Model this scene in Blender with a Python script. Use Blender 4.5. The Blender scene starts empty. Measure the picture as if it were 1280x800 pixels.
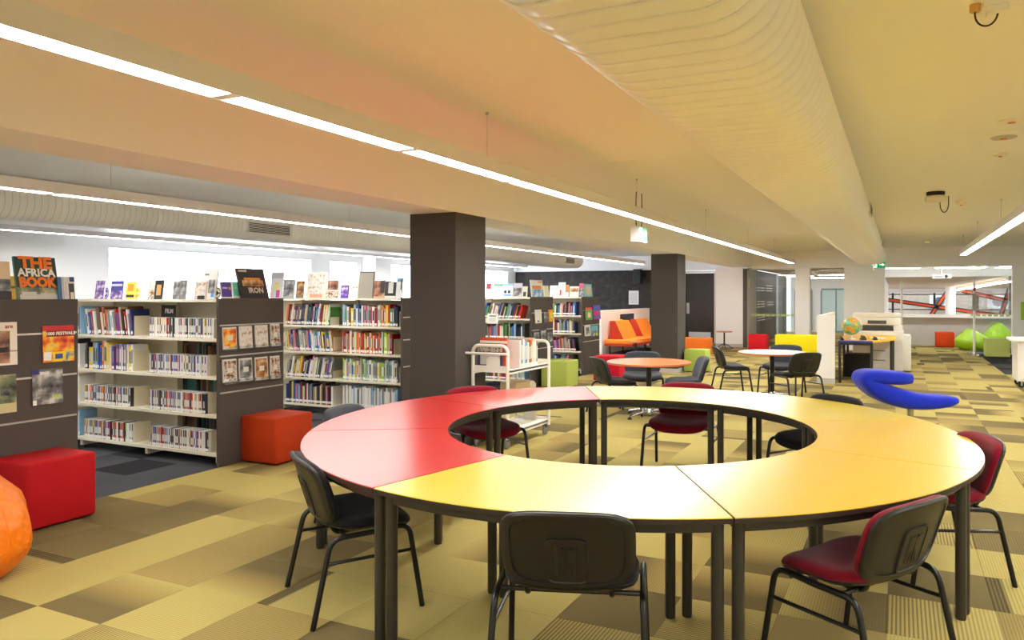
import bpy, bmesh, math, random
from mathutils import Vector, Matrix

# ------------------------------------------------------------------ camera, world, exposure
scene = bpy.context.scene
COL = scene.collection
IMG_W, IMG_H, FPX, PX0, PY0, EYE = 1280, 800, 915.0, 705.0, 369.0, 1.61
YAW = math.atan2(1125 - PX0, FPX)
cam_data = bpy.data.cameras.new('camera')
cam_data.sensor_width = 36.0
cam_data.lens = 36.0 * FPX / IMG_W
cam_data.shift_x = (IMG_W / 2 - PX0) / IMG_W
cam_data.shift_y = (PY0 - IMG_H / 2) / IMG_W
cam_data.clip_start = 0.05
cam = bpy.data.objects.new('camera', cam_data)
cam.location = (0, 0, EYE)
cam.rotation_euler = (math.pi / 2, 0, YAW)
COL.objects.link(cam)
scene.camera = cam

world = bpy.data.worlds.new('daylight')
scene.world = world
world.use_nodes = True
bg = world.node_tree.nodes['Background']
bg.inputs['Color'].default_value = (0.86, 0.93, 1.0, 1)
bg.inputs['Strength'].default_value = 2.2

scene.view_settings.view_transform = 'Standard'
scene.view_settings.look = 'None'
scene.view_settings.gamma = 1.0
scene.view_settings.use_curve_mapping = False
scene.view_settings.exposure = 0.0
LAMP = 47.0          # emission of the ceiling light diffusers
BLIND = 8.0          # daylight glowing through the window blinds

rng = random.Random(7)
scene.cycles.diffuse_bounces = 8
PI = math.pi

# ------------------------------------------------------------------ materials
def lin(c):
    def f(v):
        v /= 255.0
        return v / 12.92 if v <= 0.04045 else ((v + 0.055) / 1.055) ** 2.4
    return (f(c[0]), f(c[1]), f(c[2]), 1.0)

MATS = {}
def mat(name, rgb, rough=0.6, metal=0.0, spec=0.5, noise=0.0, nscale=60.0, bump=0.0, emit=None, estr=0.0, trans=0.0, alpha=1.0, sheen=0.0, coat=0.0):
    if name in MATS: return MATS[name]
    m = bpy.data.materials.new(name); m.use_nodes = True
    nt = m.node_tree; b = nt.nodes['Principled BSDF']
    col = lin(rgb)
    b.inputs['Base Color'].default_value = col
    b.inputs['Roughness'].default_value = rough
    b.inputs['Metallic'].default_value = metal
    b.inputs['Specular IOR Level'].default_value = spec
    if coat: b.inputs['Coat Weight'].default_value = coat; b.inputs['Coat Roughness'].default_value = rough*.85; b.inputs['Coat IOR'].default_value = 1.75
    if sheen:
        b.inputs['Sheen Weight'].default_value = sheen
    if trans: b.inputs['Transmission Weight'].default_value = trans
    if alpha < 1: b.inputs['Alpha'].default_value = alpha
    if emit:
        b.inputs['Emission Color'].default_value = lin(emit)
        b.inputs['Emission Strength'].default_value = estr
    if noise or bump:
        tc = nt.nodes.new('ShaderNodeTexCoord')
        n = nt.nodes.new('ShaderNodeTexNoise')
        n.inputs['Scale'].default_value = nscale
        n.inputs['Detail'].default_value = 3
        nt.links.new(tc.outputs['Object'], n.inputs['Vector'])
        if noise:
            mx = nt.nodes.new('ShaderNodeMix'); mx.data_type = 'RGBA'
            mx.inputs[6].default_value = tuple(max(0, v * (1 - noise)) for v in col[:3]) + (1,)
            mx.inputs[7].default_value = tuple(min(1, v * (1 + noise)) for v in col[:3]) + (1,)
            nt.links.new(n.outputs['Fac'], mx.inputs[0])
            nt.links.new(mx.outputs[2], b.inputs['Base Color'])
        if bump:
            bp = nt.nodes.new('ShaderNodeBump'); bp.inputs['Strength'].default_value = bump
            bp.inputs['Distance'].default_value = 0.004
            nt.links.new(n.outputs['Fac'], bp.inputs['Height'])
            nt.links.new(bp.outputs['Normal'], b.inputs['Normal'])
    MATS[name] = m
    return m

def patch_mat(name, cols, scale=6.0, rough=0.35, detail=3.0):
    """cover art: soft patches of a few colours"""
    if name in MATS: return MATS[name]
    m = bpy.data.materials.new(name); m.use_nodes = True
    nt = m.node_tree; b = nt.nodes['Principled BSDF']; b.inputs['Roughness'].default_value = rough
    tc = nt.nodes.new('ShaderNodeTexCoord'); n = nt.nodes.new('ShaderNodeTexNoise')
    n.inputs['Scale'].default_value = scale; n.inputs['Detail'].default_value = detail
    r = nt.nodes.new('ShaderNodeValToRGB'); cr = r.color_ramp
    cr.interpolation = 'LINEAR'
    k = len(cols)
    while len(cr.elements) < k: cr.elements.new(0.5)
    for i, c in enumerate(cols):
        cr.elements[i].position = 0.32 + 0.36 * i / max(1, k - 1)
        cr.elements[i].color = lin(c)
    nt.links.new(tc.outputs['Object'], n.inputs['Vector'])
    nt.links.new(n.outputs['Fac'], r.inputs['Fac'])
    nt.links.new(r.outputs['Color'], b.inputs['Base Color'])
    MATS[name] = m
    return m

# ------------------------------------------------------------------ mesh builder
class MB:
    def __init__(s): s.v = []; s.f = []; s.m = []; s.uv = None
    def add(s, vs, fs, mi=0):
        o = len(s.v); s.v += [tuple(v) for v in vs]
        s.f += [tuple(i + o for i in f) for f in fs]; s.m += [mi] * len(fs); return s
    def box(s, x0, x1, y0, y1, z0, z1, mi=0):
        return s.add([(x0,y0,z0),(x1,y0,z0),(x1,y1,z0),(x0,y1,z0),(x0,y0,z1),(x1,y0,z1),(x1,y1,z1),(x0,y1,z1)],
                     [(0,3,2,1),(4,5,6,7),(0,1,5,4),(1,2,6,5),(2,3,7,6),(3,0,4,7)], mi)
    def tube(s, path, r, n=10, mi=0, cap=True):
        path = [Vector(p) for p in path]; rings = []
        up = Vector((0,0,1)); 
        prev = None
        for i, p in enumerate(path):
            if i == 0: t = path[1] - p
            elif i == len(path) - 1: t = p - path[i-1]
            else: t = (path[i+1] - p).normalized() + (p - path[i-1]).normalized()
            t.normalize()
            if prev is None:
                a = t.cross(up)
                if a.length < 1e-3: a = t.cross(Vector((0,1,0)))
                a.normalize()
            else:
                a = prev - t * prev.dot(t); a.normalize()
            prev = a; b = t.cross(a)
            rr = r[i] if isinstance(r, (list, tuple)) else r
            rings.append([p + (a * math.cos(2*PI*k/n) + b * math.sin(2*PI*k/n)) * rr for k in range(n)])
        vs = [v for R in rings for v in R]; fs = []
        for i in range(len(rings) - 1):
            for k in range(n):
                k2 = (k + 1) % n
                fs.append((i*n+k, i*n+k2, (i+1)*n+k2, (i+1)*n+k))
        if cap:
            fs.append(tuple(range(n-1, -1, -1))); fs.append(tuple(range((len(rings)-1)*n, len(rings)*n)))
        return s.add(vs, fs, mi)
    def cyl(s, p0, p1, r, n=16, mi=0): return s.tube([p0, p1], r, n, mi)
    def lathe(s, prof, n=24, c=(0,0,0), mi=0):
        vs = []; fs = []
        for r, z in prof:
            for k in range(n):
                a = 2*PI*k/n; vs.append((c[0]+r*math.cos(a), c[1]+r*math.sin(a), c[2]+z))
        for i in range(len(prof)-1):
            for k in range(n):
                k2 = (k+1) % n; fs.append((i*n+k, i*n+k2, (i+1)*n+k2, (i+1)*n+k))
        fs.append(tuple(range(n-1,-1,-1))); fs.append(tuple(range((len(prof)-1)*n, len(prof)*n)))
        return s.add(vs, fs, mi)
    def prism(s, poly, z0, z1, mi=0, fn=None):
        n = len(poly); fn = fn or (lambda x, y, z: (x, y, z))
        vs = [fn(x, y, z0) for x, y in poly] + [fn(x, y, z1) for x, y in poly]
        fs = [tuple(range(n-1,-1,-1)), tuple(range(n, 2*n))]
        fs += [(i, (i+1) % n, n+(i+1) % n, n+i) for i in range(n)]
        return s.add(vs, fs, mi)
    def cushion(s, outline, rings, fn, mi=0):
        """closed pad: outline (u,v) scaled by ring scale, lifted by ring height, mapped by fn(u,v,h)"""
        n = len(outline); vs = []; fs = []
        vs.append(fn(0, 0, rings[0][1]))
        for sc, h in rings:
            for u, v in outline:
                if isinstance(sc, tuple): vs.append(fn(u*sc[0], v*sc[1], h))
                else: vs.append(fn(u*sc, v*sc, h))
        vs.append(fn(0, 0, rings[-1][1]))
        for k in range(n): fs.append((0, 1+k, 1+(k+1) % n))
        for i in range(len(rings)-1):
            for k in range(n):
                k2 = (k+1) % n
                fs.append((1+i*n+k, 1+(i+1)*n+k, 1+(i+1)*n+k2, 1+i*n+k2))
        L = len(vs)-1; o = 1+(len(rings)-1)*n
        for k in range(n): fs.append((L, o+(k+1) % n, o+k))
        return s.add(vs, fs, mi)
    def mesh(s, name, mats, smooth=False, angle=None):
        me = bpy.data.meshes.new(name); me.from_pydata(s.v, [], s.f)
        if not isinstance(mats, (list, tuple)): mats = [mats]
        for m in mats: me.materials.append(m)
        me.polygons.foreach_set('material_index', s.m)
        bm = bmesh.new(); bm.from_mesh(me); bmesh.ops.recalc_face_normals(bm, faces=bm.faces)
        if smooth:
            for f in bm.faces: f.smooth = True
            lim = math.radians(angle if angle else 40)
            for e in bm.edges:
                if len(e.link_faces) == 2 and e.calc_face_angle(0) > lim: e.smooth = False
        bm.to_mesh(me); bm.free(); me.update()
        return me
    def build(s, name, mats, parent=None, smooth=False, angle=None):
        o = bpy.data.objects.new(name, s.mesh(name, mats, smooth, angle)); COL.objects.link(o)
        if parent: o.parent = parent
        return o

def rbox_mesh(name, sx, sy, sz, r, m, seg=3):
    bm = bmesh.new(); bmesh.ops.create_cube(bm, size=1.0)
    bmesh.ops.scale(bm, vec=(sx, sy, sz), verts=bm.verts)
    bmesh.ops.translate(bm, vec=(0, 0, sz/2), verts=bm.verts)
    bmesh.ops.bevel(bm, geom=bm.edges[:], offset=r, segments=seg, profile=0.5, affect='EDGES')
    me = bpy.data.meshes.new(name)
    for f in bm.faces: f.smooth = True
    for e in bm.edges:
        if len(e.link_faces) == 2 and e.calc_face_angle(0) > 0.8: e.smooth = False
    bm.to_mesh(me); bm.free(); me.materials.append(m); return me

def link(name, me, parent=None, loc=None, rot=None):
    o = bpy.data.objects.new(name, me); COL.objects.link(o)
    if parent: o.parent = parent
    if loc: o.location = loc
    if rot: o.rotation_euler = rot
    return o
def empty(name, loc=(0,0,0), rz=0.0):
    o = bpy.data.objects.new(name, None); COL.objects.link(o); o.location = loc; o.rotation_euler = (0,0,rz)
    o.empty_display_size = 0.1
    return o
def tag(o, label, cat, group=None):
    o['label'] = label; o['category'] = cat
    if group: o['group'] = group
    return o
def struct(o): o['kind'] = 'structure'; return o
def copy_tree(o, parent=None):
    c = o.copy(); COL.objects.link(c)
    if parent: c.parent = parent
    for ch in list(o.children): copy_tree(ch, c)
    return c
def rrect(w, h, p=5.0, n=44):
    out = []
    for k in range(n):
        a = 2*PI*(k+0.5)/n; c, s_ = math.cos(a), math.sin(a)
        q = (abs(c)**p + abs(s_)**p) ** (-1.0/p)
        out.append((w/2*c*q, h/2*s_*q))
    return out
def view_dir(px): 
    k = (px - PX0)/FPX
    return (-math.sin(YAW) + k*math.cos(YAW), math.cos(YAW) + k*math.sin(YAW))
def x_at(px, Y): d = view_dir(px); return Y*d[0]/d[1]
def y_at(px, X): d = view_dir(px); return X*d[1]/d[0]
def project(x, y, z):
    d = -x*math.sin(YAW) + y*math.cos(YAW); r = x*math.cos(YAW) + y*math.sin(YAW)
    return (PX0 + FPX*r/d, PY0 - (z-EYE)*FPX/d, d)

def text_mesh(name, body, size, m, bold=0.0):
    cu = bpy.data.curves.new(name, 'FONT'); cu.body = body; cu.size = size
    cu.align_x = 'CENTER'; cu.align_y = 'CENTER'; cu.extrude = 0.0006; cu.offset = bold
    cu.resolution_u = 2
    t = bpy.data.objects.new(name, cu); COL.objects.link(t)
    dg = bpy.context.evaluated_depsgraph_get()
    me = bpy.data.meshes.new_from_object(t.evaluated_get(dg))
    bpy.data.objects.remove(t); bpy.data.curves.remove(cu)
    me.materials.clear(); me.materials.append(m)
    return me

# palette
M_CEIL = mat('ceiling_paint', (243, 241, 238), 0.85, spec=0.2)
M_CEILW = mat('ceiling_white', (244, 245, 246), 0.85, spec=0.2)
M_WALL = mat('wall_white', (246, 245, 243), 0.8, spec=0.3)
M_WALLG = mat('wall_grey', (196, 192, 186), 0.8, spec=0.3)
M_PILLAR = mat('pillar_charcoal', (76, 71, 67), 0.75, spec=0.3, noise=0.08, nscale=200)
M_PANEL = mat('panel_charcoal', (82, 73, 70), 0.65, spec=0.3, noise=0.05, nscale=120)
M_DARKW = patch_mat('wallpaper_dark', [(36,30,27),(42,36,32),(60,53,47)], 5.0, 0.7, 2)
M_DOOR = mat('door_dark', (52, 42, 36), 0.35)
M_CREAM = mat('shelf_cream', (236, 228, 206), 0.4)
M_WHITE = mat('white_plastic', (240, 239, 236), 0.35)
M_HOUSING = mat('light_housing', (226, 222, 218), 0.5)
M_LAMP = mat('lamp_diffuser', (255,255,255), 0.5, emit=(254, 253, 250), estr=LAMP)
M_BLIND = mat('blind_fabric', (245,247,250), 0.8, emit=(240, 246, 255), estr=BLIND)
M_DUCT = mat('duct_skin', (244, 242, 238), 0.30, metal=0.0, spec=0.5)
M_DUCTR = mat('duct_seam_shade', (100, 88, 66), 0.6)  # seam grooves coloured dark to paint in their shadow line
M_BLACKP = mat('black_plastic', (29, 28, 26), 0.42, bump=0.15, nscale=500)
M_BLACKT = mat('black_tube', (16, 16, 16), 0.28)
M_LEG = mat('table_leg', (50, 48, 43), 0.35)
M_BLACKF = mat('fabric_charcoal', (34, 32, 35), 0.95, spec=0.1, noise=0.25, nscale=400, bump=0.3, sheen=0.1)
M_GREYF = mat('fabric_slate', (58, 61, 68), 0.9, spec=0.15, noise=0.2, nscale=400, bump=0.3, sheen=0.15)
M_BURG = mat('fabric_burgundy', (118, 12, 32), 0.95, spec=0.1, noise=0.22, nscale=400, bump=0.3, sheen=0.15)
M_CHROME = mat('chrome', (205, 205, 205), 0.18, metal=1.0)
M_ALU = mat('aluminium', (205, 203, 200), 0.35, metal=0.7)
M_GLASS = mat('clear_glass', (225, 240, 236), 0.03, trans=1.0, alpha=0.18)
M_ACRYL = mat('acrylic', (235, 240, 242), 0.05, trans=0.9, alpha=0.35)
M_WOOD = mat('wood_edge', (196, 112, 62), 0.4, noise=0.15, nscale=30)
M_WOODTOP = mat('wood_top', (200, 128, 80), 0.3, noise=0.06, nscale=20)
M_PAPER = mat('paper', (240, 240, 238), 0.7)
M_TXTW = mat('print_white', (245, 243, 238), 0.5)
M_TXTK = mat('print_black', (24, 22, 22), 0.5)

# ------------------------------------------------------------------ setting: floor and carpet tiles
def tile_mat(name, stops, stripe=None, n=36, amp=0.0, fine=0.1):
    m = bpy.data.materials.new(name); m.use_nodes = True
    nt = m.node_tree; b = nt.nodes['Principled BSDF']; L = nt.links
    b.inputs['Roughness'].default_value = 0.95; b.inputs['Specular IOR Level'].default_value = 0.15
    tc = nt.nodes.new('ShaderNodeTexCoord'); sp = nt.nodes.new('ShaderNodeSeparateXYZ')
    L.new(tc.outputs['UV'], sp.inputs[0])
    r = nt.nodes.new('ShaderNodeValToRGB'); cr = r.color_ramp
    while len(cr.elements) < len(stops): cr.elements.new(0.5)
    for i, (p, c) in enumerate(stops): cr.elements[i].position = p; cr.elements[i].color = lin(c)
    L.new(sp.outputs[0], r.inputs['Fac'])
    def math_(op, a, v=None, w=None):
        q = nt.nodes.new('ShaderNodeMath'); q.operation = op
        L.new(a, q.inputs[0])
        if v is not None:
            if isinstance(v, float): q.inputs[1].default_value = v
            else: L.new(v, q.inputs[1])
        return q.outputs[0]
    fr = math_('FRACT', math_('MULTIPLY', sp.outputs[0], float(n)))
    st = math_('GREATER_THAN', fr, 0.55)
    if isinstance(amp, tuple):
        ar = nt.nodes.new('ShaderNodeValToRGB'); ac = ar.color_ramp
        while len(ac.elements) < len(amp): ac.elements.new(0.5)
        for i, (p, v) in enumerate(amp): ac.elements[i].position = p; ac.elements[i].color = (v, v, v, 1)
        L.new(sp.outputs[0], ar.inputs['Fac'])
        fac = math_('MULTIPLY', st, ar.outputs['Color'])
    else: fac = math_('MULTIPLY', st, float(amp))
    mx = nt.nodes.new('ShaderNodeMix'); mx.data_type = 'RGBA'
    L.new(fac, mx.inputs[0]); L.new(r.outputs['Color'], mx.inputs[6]); mx.inputs[7].default_value = lin(stripe or (120,100,60))
    nz = nt.nodes.new('ShaderNodeTexNoise'); nz.inputs['Scale'].default_value = 220; nz.inputs['Detail'].default_value = 2
    L.new(tc.outputs['UV'], nz.inputs['Vector'])
    hs = nt.nodes.new('ShaderNodeHueSaturation')
    mr = nt.nodes.new('ShaderNodeMapRange'); mr.inputs[3].default_value = 1 - fine*2; mr.inputs[4].default_value = 1 + fine*2
    L.new(nz.outputs['Fac'], mr.inputs[0]); L.new(mr.outputs[0], hs.inputs['Value'])
    L.new(mx.outputs[2], hs.inputs['Color']); L.new(hs.outputs['Color'], b.inputs['Base Color'])
    bp = nt.nodes.new('ShaderNodeBump'); bp.inputs['Strength'].default_value = 0.25; bp.inputs['Distance'].default_value = 0.003
    L.new(nz.outputs['Fac'], bp.inputs['Height']); L.new(bp.outputs['Normal'], b.inputs['Normal'])
    return m
YL, YM, YD, YK = (180,165,99), (154,138,80), (112,99,62), (80,70,48)
TM = [tile_mat('carpet_straw', [(0, YL), (1, YL)], YM, 32, 0.55),
      tile_mat('carpet_straw_line', [(0, YL), (1, (168,148,86))], YD, 26, ((0, .35), (.5, .75), (1, .95))),
      tile_mat('carpet_olive', [(0, YD), (1, (128,113,71))], (96,84,55), 32, 0.6),
      tile_mat('carpet_fade', [(0, YL), (.35, (160,140,82)), (.7, YD), (1, YD)], (104,90,58), 32, ((0, .2), (1, .6))),
      tile_mat('carpet_band', [(0, YL), (.84, YL), (.86, YD), (1, YD)], YK, 26, ((0, .25), (.82, .3), (.86, .95), (1, .95))),
      tile_mat('carpet_khaki', [(0, (150,132,80)), (1, (166,146,86))], (118,102,64), 32, 0.5),
      tile_mat('carpet_char', [(0, (46,46,50)), (1, (46,46,50))], (40,40,43), 40, 0.5),
      tile_mat('carpet_slate', [(0, (80,81,86)), (1, (72,73,78))], (64,64,68), 40, 0.4),
      tile_mat('carpet_grey', [(0, (62,62,67)), (1, (84,85,90))], (60,60,64), 30, 0.4)]

FX0, FX1, FY0, FY1 = -13.2, 7.6, -3.2, 34.0
fl = MB().box(FX0, FX1, FY0, FY1, -0.12, -0.008).build('floor', mat('screed', (120,110,90), 0.9))
struct(fl)
xs = []
e = -5.78
edges_y = [-5.78 + 0.22] + [-5.56 + 0.5*k for k in range(1, 24)]
col_spans = [(-5.78, -5.56)] + [(-5.56 + 0.5*k, -5.06 + 0.5*k) for k in range(0, 27)]
dark_spans = [(-5.78 - 0.5*(k+1), -5.78 - 0.5*k) for k in range(0, 14)]
tiles = []
for (a, b_) in col_spans + dark_spans:
    if a > 7.3: continue
    for j in range(-4, 68):
        y0 = 0.31 + 0.5*j
        y1 = y0 + 0.5
        if y0 > 33.4: continue
        dark = (a < -5.79) or (a > 1.9 and y0 > 17.0)
        r = rng.random()
        if dark: v = 6 if r < 0.5 else (7 if r < 0.75 else 8)
        else:
            v = 0 if r < .26 else (1 if r < .40 else (2 if r < .58 else (3 if r < .80 else (4 if r < .86 else 5))))
        rot = rng.choice([0, 1, 2, 3]) if not dark else rng.choice([0, 2])
        cxm, cym = (a+b_)/2, (y0+y1)/2
        area = 0
        d_ = -cxm*math.sin(YAW) + cym*math.cos(YAW)
        if d_ > 0.6:
            q = [project(X, Y, 0) for X, Y in ((a,y0),(b_,y0),(b_,y1),(a,y1))]
            u = project(cxm, cym, 0)
            if -40 < u[0] < 1320 and u[1] < 840 and all(t[2] > 0.2 for t in q):
                area = 0.5*abs(sum(q[i][0]*q[(i+1) % 4][1] - q[(i+1) % 4][0]*q[i][1] for i in range(4)))
                if cxm < -5.79 and (cym < 3.4 or cym > 10): area *= 0.05
        tiles.append((area, a, b_, y0, y1, v, rot))
tiles.sort(key=lambda t: -t[0])
UVR = [[(0,0),(1,0),(1,1),(0,1)], [(1,0),(1,1),(0,1),(0,0)], [(1,1),(0,1),(0,0),(1,0)], [(0,1),(0,0),(1,0),(1,1)]]
tile_cache = {}
def tile_mesh(w, h, v, rot):
    key = (round(w,3), round(h,3), v, rot)
    if key in tile_cache: return tile_cache[key]
    mb = MB().box(-w/2+.0008, w/2-.0008, -h/2+.0008, h/2-.0008, -0.008, 0)
    me = bpy.data.meshes.new('carpet_tile'); me.from_pydata(mb.v, [], mb.f); me.materials.append(TM[v])
    uv = me.uv_layers.new(name='UVMap')
    for p in me.polygons:
        for k, li in enumerate(p.loop_indices):
            c = me.vertices[me.loops[li].vertex_index].co
            U, V = c.x/w+.5, c.y/h+.5
            for _ in range(rot): U, V = V, 1-U
            uv.data[li].uv = (U, V)
    tile_cache[key] = me; return me
for t in tiles[:295]:
    _, a, b_, y0, y1, v, rot = t
    link('carpet_tile', tile_mesh(b_-a, y1-y0, v, rot), fl, ((a+b_)/2, (y0+y1)/2, 0))
vs, fs, ms, uvs = [], [], [], []
for t in tiles[295:]:
    _, a, b_, y0, y1, v, rot = t
    o = len(vs); g = .0008
    vs += [(a+g,y0+g,0),(b_-g,y0+g,0),(b_-g,y1-g,0),(a+g,y1-g,0)]; fs.append((o,o+1,o+2,o+3)); ms.append(v); uvs += UVR[rot]
me = bpy.data.meshes.new('carpet_tile_field'); me.from_pydata(vs, [], fs)
for m in TM: me.materials.append(m)
me.polygons.foreach_set('material_index', ms)
uv = me.uv_layers.new(name='UVMap')
for i, c in enumerate(uvs): uv.data[i].uv = c
o = link('carpet_tile_field', me, fl); o['kind'] = 'stuff'

# ------------------------------------------------------------------ setting: ceiling, beams, pillars, walls
CZ, BZ = 2.95, 2.47
PXL, PXR = -4.74, -4.17
struct(MB().box(PXR, 7.6, -3.2, 6.898, CZ, CZ+.2).build('ceiling', M_CEIL))
struct(MB().box(PXR, 7.6, 6.904, 23.0, CZ, CZ+.2).build('ceiling', M_CEIL))
struct(MB().box(-13.2, PXL, -3.2, 24.2, CZ, CZ+.2).build('ceiling', M_CEILW))
struct(MB().box(PXL, PXR, -3.2, 6.898, BZ, CZ+.2).build('ceiling_beam', M_CEIL))
struct(MB().box(PXL, PXR, 6.904, 23.0, BZ, CZ+.2).build('ceiling_beam', M_CEIL))
struct(MB().box(PXR, 7.6, 23.0, 23.5, 2.42, CZ+.2).build('ceiling_beam', M_CEIL))
# ceiling of the spaces beyond the cross beam
struct(MB().box(PXR, 6.2, 23.5, 26.4, 2.75, 2.95).build('ceiling', M_CEILW))
for y in (6.40, 14.70):
    struct(MB().box(PXL, PXR, y, y+.60, 0.0, BZ).build('pillar', M_PILLAR))
bs = MB().box(PXL-.004, PXR+.004, 14.696, 15.304, 0, .09).build('baseboard_pillar', M_WALLG); struct(bs)

# left wall with windows (X = -13)
WINS = [(8.6, 13.6), (14.25, 15.25), (16.3, 19.6), (20.0, 23.4)]
def wall_left():
    mb = MB(); x0, x1 = -13.2, -13.0; zs, zt = 0.9, 2.5
    prev = 7.5
    for a, b_ in WINS:
        mb.box(x0, x1, prev, a, 0, CZ); mb.box(x0, x1, a, b_, 0, zs); mb.box(x0, x1, a, b_, zt, CZ); prev = b_
    mb.box(x0, x1, prev, 24.2, 0, CZ)
    struct(mb.build('wall_left', M_WALL))
wall_left()
struct(MB().box(-13.2, -12.45, -3.2, 7.5, 0, CZ).build('wall_left', M_WALL))
struct(MB().box(-13.0, -12.55, 15.45, 16.1, 0, CZ).build('pillar', M_WALL))
M_FRAME = mat('window_frame', (225, 226, 228), 0.4)
M_SKYGLASS = mat('window_glass', (235, 242, 246), 0.05, trans=1.0, alpha=0.25)
for i, (a, b_) in enumerate(WINS):
    w = empty('window_%d' % (i+1), (-13.0, (a+b_)/2, 0.9)); w['kind'] = 'structure'
    h = (b_-a)/2
    fr = MB()
    for (y0, y1, z0, z1) in ((-h, h, 0, .05), (-h, h, 1.55, 1.6), (-h, -h+.05, .05, 1.55), (h-.05, h, .05, 1.55)):
        fr.box(-.12, -.06, y0, y1, z0, z1)
    k = 1
    while -h + 1.25*k < h - .3:
        fr.box(-.115, -.065, -h+1.25*k-.02, -h+1.25*k+.02, .05, 1.55); k += 1
    fr.build('window_frame', M_FRAME, w)
    MB().box(-.1, -.09, -h+.05, h-.05, .05, 1.55).build('pane', M_SKYGLASS, w)
    bl = MB(); n = int((b_-a-.02)/.085)
    vs = []; fs = []
    for k in range(n):
        y = -h + .012 + k*.085
        bl.add([(-.045,y,.03),(-.045,y,1.57),(-.02,y+.083,1.57),(-.02,y+.083,.03)], [(0,1,2,3)])
    bl.build('blind', M_BLIND, w)
    MB().box(-.055, -.005, -h+.005, h-.005, 1.57, 1.6).build('blind_rail', M_FRAME, w)

# dark patterned wall at the far left end and white bulkhead over it
struct(MB().box(-13.0, -6.92, 24.0, 24.2, 0, 2.47).build('wall_back', M_DARKW))
struct(MB().box(-13.0, PXR, 23.9, 24.2, 2.47, CZ).build('wall_back', M_CEILW))
struct(MB().box(-6.92, -5.24, 24.55, 24.7, 2.42, CZ).build('wall_back', M_WALL))
struct(MB().box(-6.92, -6.80, 24.2, 24.7, 0, 2.47).build('wall_back', M_DARKW))
# white wall beside the door
struct(MB().box(-5.24, -4.40, 22.8, 24.7, 0, BZ).build('wall_back', M_WALL))
struct(MB().box(-5.244, -4.396, 22.785, 22.8, 0, .1).build('baseboard_back', M_WALLG))
# dark door
struct(MB().box(-5.61, -5.24, 24.55, 24.7, 0, 2.42).build('wall_back', M_WALL))
dr = empty('door_1', (-6.19, 24.55, 0)); dr['kind'] = 'structure'
MB().box(-.49, .49, 0, .05, .01, 2.36).build('door_leaf', M_DOOR, dr)
fr = MB().box(-.60, -.50, -.03, .06, 0, 2.42).box(.50, .58, -.03, .06, 0, 2.42).box(-.50, .50, -.03, .06, 2.37, 2.42); fr.build('door_frame', mat('door_frame', (214,205,186), .5), dr)
v = MB().box(-.38, .38, -.012, 0, .09, .36); v.build('door_vent', M_ALU, dr)
lv = MB()
for k in range(7): lv.box(-.36, .36, -.018, -.011, .105+.035*k, .127+.035*k)
lv.build('vent_louvre', M_WHITE, dr)
MB().box(-.46, -.36, -.012, 0, .98, 1.35).tube([(-.41,-.012,1.05),(-.41,-.06,1.06),(-.41,-.06,1.27),(-.41,-.012,1.28)], .012, 8).build('door_handle', M_ALU, dr)

# corridor side wall, dark, running away from the opening
struct(MB().box(-4.40, -4.28, 22.8, 31.5, 0, 2.42).build('wall_corridor', mat('corridor_brown', (86, 78, 72), .6)))
MB_ = MB().box(-4.28, -4.27, 22.85, 24.4, 0, 2.38); struct(MB_.build('trim_1', M_WALLG))
struct(MB().box(-4.4, -0.45, 33.6, 33.8, 0, 2.8).build('wall_far', M_WALL))
struct(MB().box(-4.4, -0.45, 23.5, 33.6, 2.46, 2.6).build('ceiling', mat('soffit_tan', (206, 184, 156), .8)))
# slim white column and the wide white column
struct(MB().box(-2.88, -2.46, 23.0, 23.42, 0, 2.42).build('pillar', M_WALL))
struct(MB().box(-1.50, -0.40, 23.0, 23.6, 0, 2.42).build('pillar', M_WALL))
# wall on the right of the opening
struct(MB().box(2.76, 7.6, 23.0, 23.25, 0, 2.42).build('wall_right', M_WALL))
struct(MB().box(7.4, 7.6, -3.2, 23.0, 0, CZ).build('wall_right', M_WALL))
struct(MB().box(-13.2, 7.6, -3.3, -3.2, 0, CZ).build('wall_front', M_WALL))
# half wall with the wide opening over it
struct(MB().box(-0.45, 6.2, 26.2, 26.4, 0, .90).build('wall_far', M_WALLG))
struct(MB().box(-0.45, 6.2, 26.0, 26.45, .90, 1.0).build('trim_2', M_WHITE))
struct(MB().box(-0.45, 6.2, 26.2, 26.4, 2.2, 2.75).build('wall_far', M_WALL))
struct(MB().box(-0.6, -0.45, 23.5, 33.6, 0, 2.75).build('wall_corridor', M_WALL))
struct(MB().box(3.05, 3.2, 26.2, 26.4, 1.0, 2.2).build('trim_3', M_DOOR))

# ------------------------------------------------------------------ ceiling services: light rows, ducts
def light_row(X, joints, z, wires, label, along='y', Y=None):
    a0, a1 = joints[0], joints[-1]
    t = empty('linear_light', (X, a0, z)) if along == 'y' else empty('linear_light', (a0, Y, z), -PI/2)
    L = a1 - a0
    hb = MB()
    hb.box(-.076, -.066, 0, L, 0, .10).box(.066, .076, 0, L, 0, .10).box(-.066, .066, 0, L, .03, .10)
    hb.box(-.066, .066, 0, .012, 0, .03).box(-.066, .066, L-.012, L, 0, .03)
    hb.build('housing', M_HOUSING, t)
    for i in range(len(joints)-1):
        g0 = joints[i]-a0+.03; g1 = joints[i+1]-a0-.03
        MB().box(-.064, .064, g0, g1, .006, .028).build('diffuser', M_LAMP, t)
        if i: MB().box(-.065, .065, g0-.06, g0, .002, .03).build('joint_cover', M_HOUSING, t)
    for w in wires:
        wb = MB().cyl((0, w-a0, .10), (0, w-a0, CZ-z-.02), .0022, 6).lathe([(.012, 0), (.012, .02)], 10, (0, w-a0, CZ-z-.02))
        wb.build('suspension_wire', M_ALU, t)
    return tag(t, label, 'light')
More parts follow.
